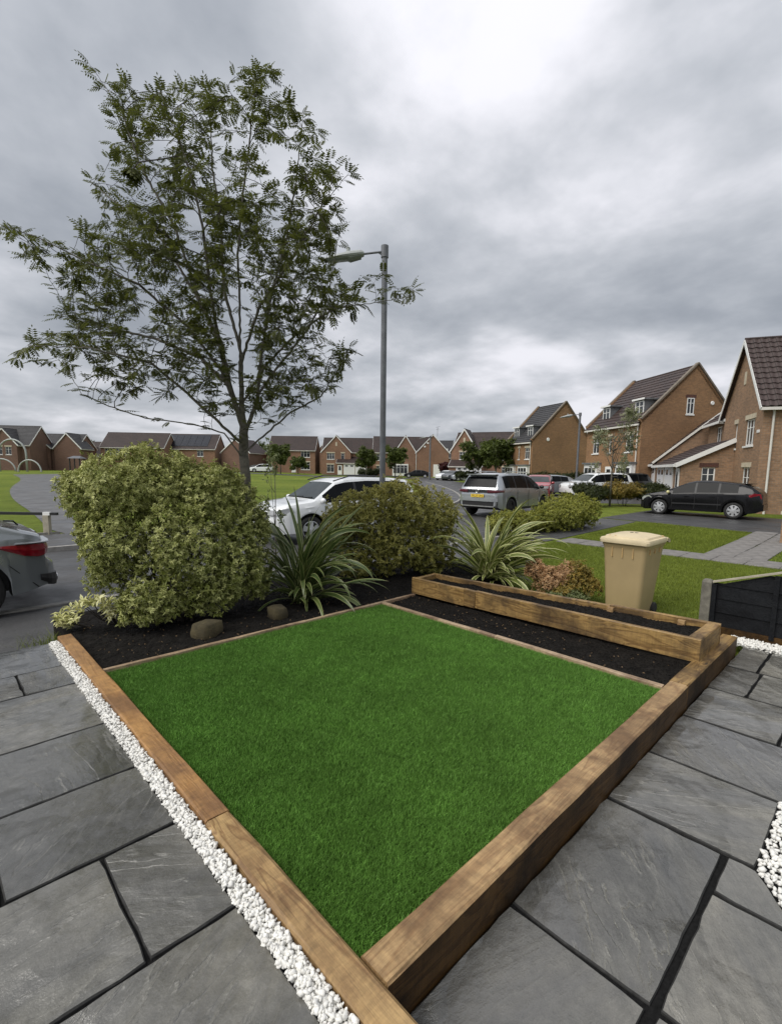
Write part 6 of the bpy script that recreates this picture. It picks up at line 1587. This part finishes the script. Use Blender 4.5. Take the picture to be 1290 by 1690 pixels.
# --- red car facing us
q = pix(890, 800, 29.5)
r, S = car('red_car', 'small red car facing the camera beyond the bonnet of the silver one', 'small', q.x + .3, 30.6, D2(-112), red_p, .012)
for s in (1, -1): curved_end(r, 'headlight', MT['clear_l'], S, 1, s * .40, s * .70, .68, .84, .02)
curved_end(r, 'grille', MT['black'], S, 1, -.35, .35, .42, .60, .02); curved_end(r, 'number_plate', MT['white'], S, 1, -.26, .26, .38, .48, .03); mirrors(r, S, red_p, .85, 1.0)
# --- two cars in front of the three storey house
q = pix(1000, 800, 31)
r, S = car('white_suv', 'white car on the forecourt of the three storey house, half hidden by hedge shrubs', 'suv', q.x - .6, 31.2, D2(196), white_p, .012)
for s in (1, -1): curved_end(r, 'headlight', MT['clear_l'], S, 1, s * .42, s * .78, .72, .86, .02); 
for s in (1, -1): curved_end(r, 'taillight', MT['red_l'], S, -1, s * .42, s * .8, .86, 1.0, .02)
mirrors(r, S, white_p, 1.0, 1.05)
r, S = car('dark_suv', 'dark grey car parked behind the white one near the white garage doors', 'suv', q.x + 2.0, 33.8, D2(196), dark_p, .012)
for s in (1, -1): curved_end(r, 'taillight', MT['red_l'], S, -1, s * .42, s * .8, .86, 1.0, .02)
r, S = car('silver_hatchback', 'silver car by the base of the second lamp post', 'hatch', q.x - 2.9, 34.2, D2(200), silver_p, .012)
for s in (1, -1): curved_end(r, 'headlight', MT['clear_l'], S, 1, s * .42, s * .7, .62, .74, .02)
# --- far cars
for (px_c, Y, kind, mt, hd_, nm, lb) in ((688, 86, 'liftback', black_p, 175, 'dark_saloon', 'dark saloon in front of the twin gabled house'), (737, 74, 'hatch', white_p, -130, 'white_hatchback', 'white car far down the road beside the dark red bush'),
        (747, 72, 'hatch', dark_p, -130, 'dark_hatchback', 'dark car parked next to the far white one'), (768, 70, 'hatch', silver_p, -170, 'silver_hatchback', 'silver car behind the low clipped hedge by the garage doors'), (805, 66, 'liftback', dark_p, 185, 'dark_saloon', 'dark car under the close pair of street trees'),
        (432, 96, 'suv', white_p, 190, 'white_suv', 'small white car far off beside the rowan trunk'), (420, 98, 'hatch', dark_p, 175, 'dark_hatchback', 'distant dark car left of the far white one')):
    q = pix(px_c, 782, Y); car(nm, lb, kind, q.x, q.y, D2(hd_), mt, .03)
# ================================================================== street furniture, bin, fence
def street_lamp(x, y, h, label, arm_dir, head_len=.62, arm_len=.42, r=.052, name='street_lamp'):
    z = ground(x, y); t = thing(name, label, 'lamp post', (x, y, z)); a = Vector((math.cos(arm_dir), math.sin(arm_dir), 0))
    b = MB(); b.tube([(0, 0, -.2), (0, 0, 1.1)], r * 1.5, 14); b.tube([(0, 0, 1.1), (0, 0, 1.16), (0, 0, h)], [r * 1.5, r, r * .92], 14); b.build('pole', MT['galv'], t, smooth=False)
    b = MB(); b.tube([(0, 0, h - .17), (0, 0, h + .04)], r * 1.2, 14); b.build('collar', MT['galv'], t)
    b = MB(); p0 = Vector((0, 0, h - .06)); p1 = a * arm_len + Vector((0, 0, h - .13)); b.tube([p0, p0.lerp(p1, .5), p1], [.022, .02, .02], 8); b.tube([Vector((0, 0, h - .15)), a * .12 + Vector((0, 0, h - .085))], .012, 6); b.build('arm', MT['galv'], t)
    # luminaire: deep body tapering to the nose, bowl underneath
    s = a.cross(Vector((0, 0, 1))); d = (a * 1.0 + Vector((0, 0, -.20))).normalized(); u = s.cross(d); u = u if u.z > 0 else -u
    def ring_mesh(prof, name_, mat):
        mb = MB(); n = 12
        for (tt_, w_, zt, zb) in prof:
            for k in range(n):
                an = 2 * math.pi * k / n; yy = math.cos(an) * w_; zz_ = math.sin(an); zz_ = zz_ * (zt if zz_ > 0 else -zb)
                mb.v.append(tuple(p1 + d * (tt_ * head_len) + s * yy + u * zz_))
        for i in range(len(prof) - 1):
            for k in range(n): A_, B_ = i * n, (i + 1) * n; mb.f.append((A_ + k, A_ + (k + 1) % n, B_ + (k + 1) % n, B_ + k)); mb.uv.append(None)
        mb.f += [tuple(reversed(range(n))), tuple((len(prof) - 1) * n + k for k in range(n))]; mb.uv += [None, None]
        return mb.build(name_, mat, t, smooth=False)
    ring_mesh([(-.04, .07, .05, -.04), (.05, .10, .075, -.055), (.3, .12, .08, -.055), (.55, .115, .06, -.03), (.85, .08, .03, -.012), (1.0, .03, .01, -.006)], 'lamp_head', MT['galv_l'])
    ring_mesh([(.04, .085, .0, -.09), (.30, .10, .0, -.115), (.36, .10, .0, -.085), (.60, .098, .0, -.075), (.84, .07, .0, -.05), (.95, .02, .0, -.02)], 'lamp_bowl', MT['lens'])
    b = MB(); c = p1 + d * (.32 * head_len) + u * .06; b.tube([c, c + Vector((0, 0, .09))], .035, 12); b.build('photocell', MT['galv_l'], t)
    return t
q = pix(634.5, 440, 9.6)
street_lamp(q.x, q.y, pix(632, 409, 9.6).z - ground(q.x, q.y), 'tall grey street lamp rising behind the olive bush right of the rowan', D2(186), .78, .42, .058)
q = pix(952, 770, 33)
street_lamp(q.x, q.y, pix(955, 682, 33).z - ground(q.x, q.y), 'grey street lamp standing between the two three storey houses', D2(178), .8, .55, .075)
q = pix(709, 770, 74)
street_lamp(q.x, q.y, pix(709, 720, 74).z - ground(q.x, q.y), 'distant street lamp in front of the twin gabled house', D2(180), 1.0, .7, .12)
# low barrier rail by the park path
t = thing('barrier_rail', 'low dark metal rail on a pale wooden post at the start of the park path', 'barrier', (-8.95, 12.6, ground(-8.95, 12.6)))
zr = pix(50, 847.5, 12.6).z - ground(-8.95, 12.6)
b = MB(); b.box(-4.6, .26, -.04, .04, zr - .035, zr + .035); b.build('rail', MT['black'], t)
for x in (-.03, -2.6, -4.4): b = MB(); b.box(x - .075, x + .075, -.055, .055, -.2, zr - .037); b.build('post', MT['cap'], t)
b = MB(); b.box(-.10, .08, -.046, .046, zr - .04, zr + .044); b.build('reflective_band', MT['white'], t)
# play area hoops
def hoop(px0, px1, pytop, Y, rad, label):
    a, c = pix(px0, 775, Y), pix(px1, 775, Y); top = pix((px0 + px1) / 2, pytop, Y); gz = ground((a.x + c.x) / 2, Y); mid = (a.x + c.x) / 2; R_ = abs(c.x - a.x) / 2; hh = top.z - gz
    t = thing('climbing_hoop', label, 'climbing frame', (mid, a.y, gz)); 
    pts = [Vector((-R_, 0, -.1)), Vector((-R_, 0, hh - R_))] if hh > R_ else [Vector((-R_, 0, -.1))]
    for k in range(1, 12): an = math.pi * (1 - k / 12); pts.append(Vector((R_ * math.cos(an), 0, max(0, hh - R_) + min(R_, hh) * math.sin(an))))
    pts += [Vector((R_, 0, hh - R_)), Vector((R_, 0, -.1))] if hh > R_ else [Vector((R_, 0, -.1))]
    b = MB(); b.tube(pts, rad, 8); b.build('hoop', MT['galv_l'], t, smooth=True)
    for s in (-1, 1): b = MB(); b.box(s * R_ - .15, s * R_ + .15, -.15, .15, 0, .06); b.build('foot', MT['concrete'], t)
hoop(0, 45, 725, 72, .13, 'tall bright metal hoop of the play area at the left edge')
hoop(30, 68, 759, 70, .10, 'lower metal hoop of the play area right of the tall one')
hoop(-22, 26, 757, 74, .10, 'lower metal hoop of the play area under the tall one')
# swings frame and shelter as low dark shapes behind
q = pix(128, 776, 80); t = thing('play_shelter', 'small dark roofed shelter on the green just left of the large bush', 'shelter', (q.x, q.y, ground(q.x, q.y)))
for x in (-.8, .8):
    for y in (-.6, .6): b = MB(); b.box(x - .07, x + .07, y - .07, y + .07, -.1, 2.1); b.build('post', MT['black'], t)
b = MB(); b.v = [(-1.1, -.9, 2.1), (1.1, -.9, 2.1), (1.1, .9, 2.1), (-1.1, .9, 2.1), (-.6, 0, 2.5), (.6, 0, 2.5)]; b.f = [(3, 2, 1, 0), (0, 1, 5, 4), (2, 3, 4, 5), (1, 2, 5), (3, 0, 4)]; b.uv = [None] * 5; b.build('roof', MT['galv'], t)

# ------------------------------------------------------------------ wheelie bin
bz = -.3; bo = G(5.55, 1.02); WB = thing('wheelie_bin', 'faded buff plastic wheelie bin standing on grass behind the raised planter', 'wheelie bin', (bo.x, bo.y, bz), TH)
# local frame: x = away (a), y = b; near corner at the origin; opening edge faces -x, hinge and wheels at +x
Wd, Dp = .55, .68
def rrect(x0, x1, y0, y1, r, n=4):
    o = []
    for cx, cy, a0 in ((x1 - r, y0 + r, -90), (x1 - r, y1 - r, 0), (x0 + r, y1 - r, 90), (x0 + r, y0 + r, 180)):
        for k in range(n + 1): a = math.radians(a0 + 90 * k / n); o.append((cx + r * math.cos(a), cy + r * math.sin(a)))
    return o
def loft(rings, cap_top=True, cap_bot=True):
    mb = MB(); n = len(rings[0][1])
    for z, ring in rings: mb.v += [(x, y, z) for x, y in ring]
    for i in range(len(rings) - 1):
        for k in range(n): A_, B_ = i * n, (i + 1) * n; mb.f.append((A_ + k, A_ + (k + 1) % n, B_ + (k + 1) % n, B_ + k)); mb.uv.append(None)
    if cap_bot: mb.f.append(tuple(reversed(range(n)))); mb.uv.append(None)
    if cap_top: mb.f.append(tuple((len(rings) - 1) * n + k for k in range(n))); mb.uv.append(None)
    return mb
rg = []
for z, ins, r in ((.03, .065, .05), (.06, .055, .06), (.5, .03, .06), (.90, .004, .055), (.93, .0, .05), (.955, -.014, .05), (.985, -.014, .05)): rg.append((z, rrect(ins * .8, Dp - ins * 2.1, ins, Wd - ins, r)))
b = loft(rg); b.build('body', MT['bin'], WB, smooth=True).modifiers.new('split', 'EDGE_SPLIT').split_angle = math.radians(50)
for yy in (.16, .29, .42):
    b = MB(); b.box(-.012, .012, yy - .004, yy + .004, .80, .93); b.build('rib', MT['bin_o'], WB)
for xx in (.12, .30, .48): b = MB(); b.box(xx - .004, xx + .004, -.010, .012, .86, .93); b.build('rib', MT['bin_o'], WB)
b = loft([(.985, rrect(-.05, Dp + .0, -.035, Wd + .035, .06)), (1.02, rrect(-.055, Dp + .0, -.04, Wd + .04, .06)), (1.045, rrect(-.045, Dp + .0, -.03, Wd + .03, .06)), (1.048, rrect(-.012, Dp - .05, .0, Wd, .07)), (1.072, rrect(-.002, Dp - .07, .012, Wd - .012, .08)), (1.095, rrect(.10, Dp - .15, .10, Wd - .10, .10)), (1.10, rrect(.18, Dp - .22, .16, Wd - .16, .08))])
lid = b.build('lid', MT['bin_lid'], WB, smooth=True); lid.modifiers.new('split', 'EDGE_SPLIT').split_angle = math.radians(35)
for (x, y) in ((.33, .25), (.33, .31)): b = MB(); b.box(x - .018, x + .018, y - .018, y + .018, 1.094, 1.104); b.build('lid_mark', MT['black'], lid)
for (x, y) in ((.02, .47), (.02, .40)): b = MB(); b.lathe([(0, 1.085), (.012, 1.08), (.014, 1.068)], 8, T=lambda p: Vector((x + p.x, y + p.y, p.z))); b.build('lid_stud', MT['bin_o'], lid)
b = loft([(1.05, rrect(.40, Dp - .01, -.0, .26, .03)), (1.062, rrect(.41, Dp - .02, .01, .25, .03))]); b.build('lid_panel', MT['bin_o'], lid)
b = MB()
for y0, y1 in ((-.02, .20), (.36, .58)):
    b.bar((Dp - .02, y0, 1.02), (Dp + .085, y0, .985), .03, .05); b.bar((Dp - .02, y1 - .04, 1.02), (Dp + .085, y1 - .04, .985), .03, .05); b.tube([(Dp + .085, y0 - .015, .985), (Dp + .085, y1 - .025, .985)], .018, 8)
b.build('handle', MT['bin_lid'], WB)
b = MB(); b.tube([(Dp + .02, -.02, 1.0), (Dp + .02, Wd + .02, 1.0)], .02, 8); b.build('hinge', MT['bin_lid'], WB)
for yy in (-.035, .005, .18): b = MB(); b.tube([(Dp + .02, yy, 1.0), (Dp + .02, yy + .012, 1.0)], .026, 10); b.build('hinge_cap', MT['black'], WB)
for yy in (.01, Wd - .07):
    b = MB(); b.lathe([(0, -.025), (.09, -.025), (.1, -.015), (.1, .015), (.09, .025), (0, .025)], 20, T=lambda p: Vector((Dp - .14 + p.x * .8, yy + .03 + p.z, .08 + p.y * .8))); b.build('wheel', MT['rubber'], WB)

# ------------------------------------------------------------------ concrete post and black fence
pc = G(5.42, .31); t = thing('concrete_post', 'stubby weathered concrete post at the left end of the black fence', 'post', (pc.x, pc.y, -.3), TH)
b = loft([(-.1, rrect(-.05, .05, -.05, .05, .012, 2)), (.68, rrect(-.05, .05, -.05, .05, .012, 2)), (.70, rrect(-.04, .04, -.045, .045, .012, 2)), (.712, rrect(-.015, .02, -.03, .03, .01, 2))]); b.build('shaft', MT['concrete'], t)
# fence runs along -b from the post
t = thing('fence_panel', 'black painted timber fence panel with a sloping cap beside the concrete post', 'fence', (pc.x, pc.y, -.3), TH)
def ftop(d): return .675 + d * .335           # height of the sloping top above -0.3 at distance d from the post
Lf = 1.9
nb = 9; h0 = .20; bh = .155; z = h0; i = 0
while z < ftop(Lf):
    # each board is feathered: thick at its lower edge, lapping the one below; cut off along the slope
    d0 = max(0.06, (z + .01 - .64) / .335) if z > .64 else .06
    mb = MB(); x0 = -.012; zt = z + bh + .02
    top_l = min(zt, ftop(d0) - .02)
    pts = [(-d0, z), (-Lf, z)]
    dcut = (zt + .02 - .675) / .335
    if dcut <= .06: up_ = [(-Lf, zt), (-.06, zt)]
    else: up_ = [(-Lf, min(zt, ftop(Lf) - .02))] + ([(-dcut, zt)] if dcut < Lf else []) + ([(-.06, ftop(.06) - .02)] if d0 <= .061 else [])
    pts += up_
    lo, hi = -.020, -.008
    f = [((lo if abs(zz_ - z) < 1e-6 else hi), yy, zz_) for yy, zz_ in pts]; bk = [(.004, yy, zz_) for yy, zz_ in pts]; n = len(pts)
    mb.v = f + bk; mb.f.append(tuple(range(n))); mb.f.append(tuple(reversed(range(n, 2 * n)))); mb.uv += [None, None]
    for k in range(n): j = (k + 1) % n; mb.f.append((k, n + k, n + j, j)); mb.uv.append(None)
    mb.build('board', MT['fence'], t); z += bh; i += 1
for d in (.075, .62, 1.2, 1.8):
    b = MB(); b.box(-.046, -.021, -d - .022, -d + .022, h0 - .04, ftop(d) - .03); b.build('batten', MT['fence'], t)
b = MB(); b.bar((-.018, -.055, ftop(.055)), (-.018, -Lf, ftop(Lf)), .055, .018); b.build('cap_rail', MT['cap'], t)
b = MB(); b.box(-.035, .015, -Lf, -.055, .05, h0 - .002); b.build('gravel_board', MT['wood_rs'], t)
# brick pier at the right edge by the path
pq = pix(1287, 905, 13.2); t = thing('brick_pier', 'end of a brick wall with a stone cap beside the path at the right edge', 'wall', (pq.x + .28, pq.y, ground(pq.x, pq.y)), TH)
b = MB(); b.box(-.22, .22, -.22, .22, -.1, .80); b.build('wall', MT['brick_a'], t); b = MB(); b.box(-.26, .26, -.26, .26, .802, .88); b.build('cap_stone', MT['cream'], t)
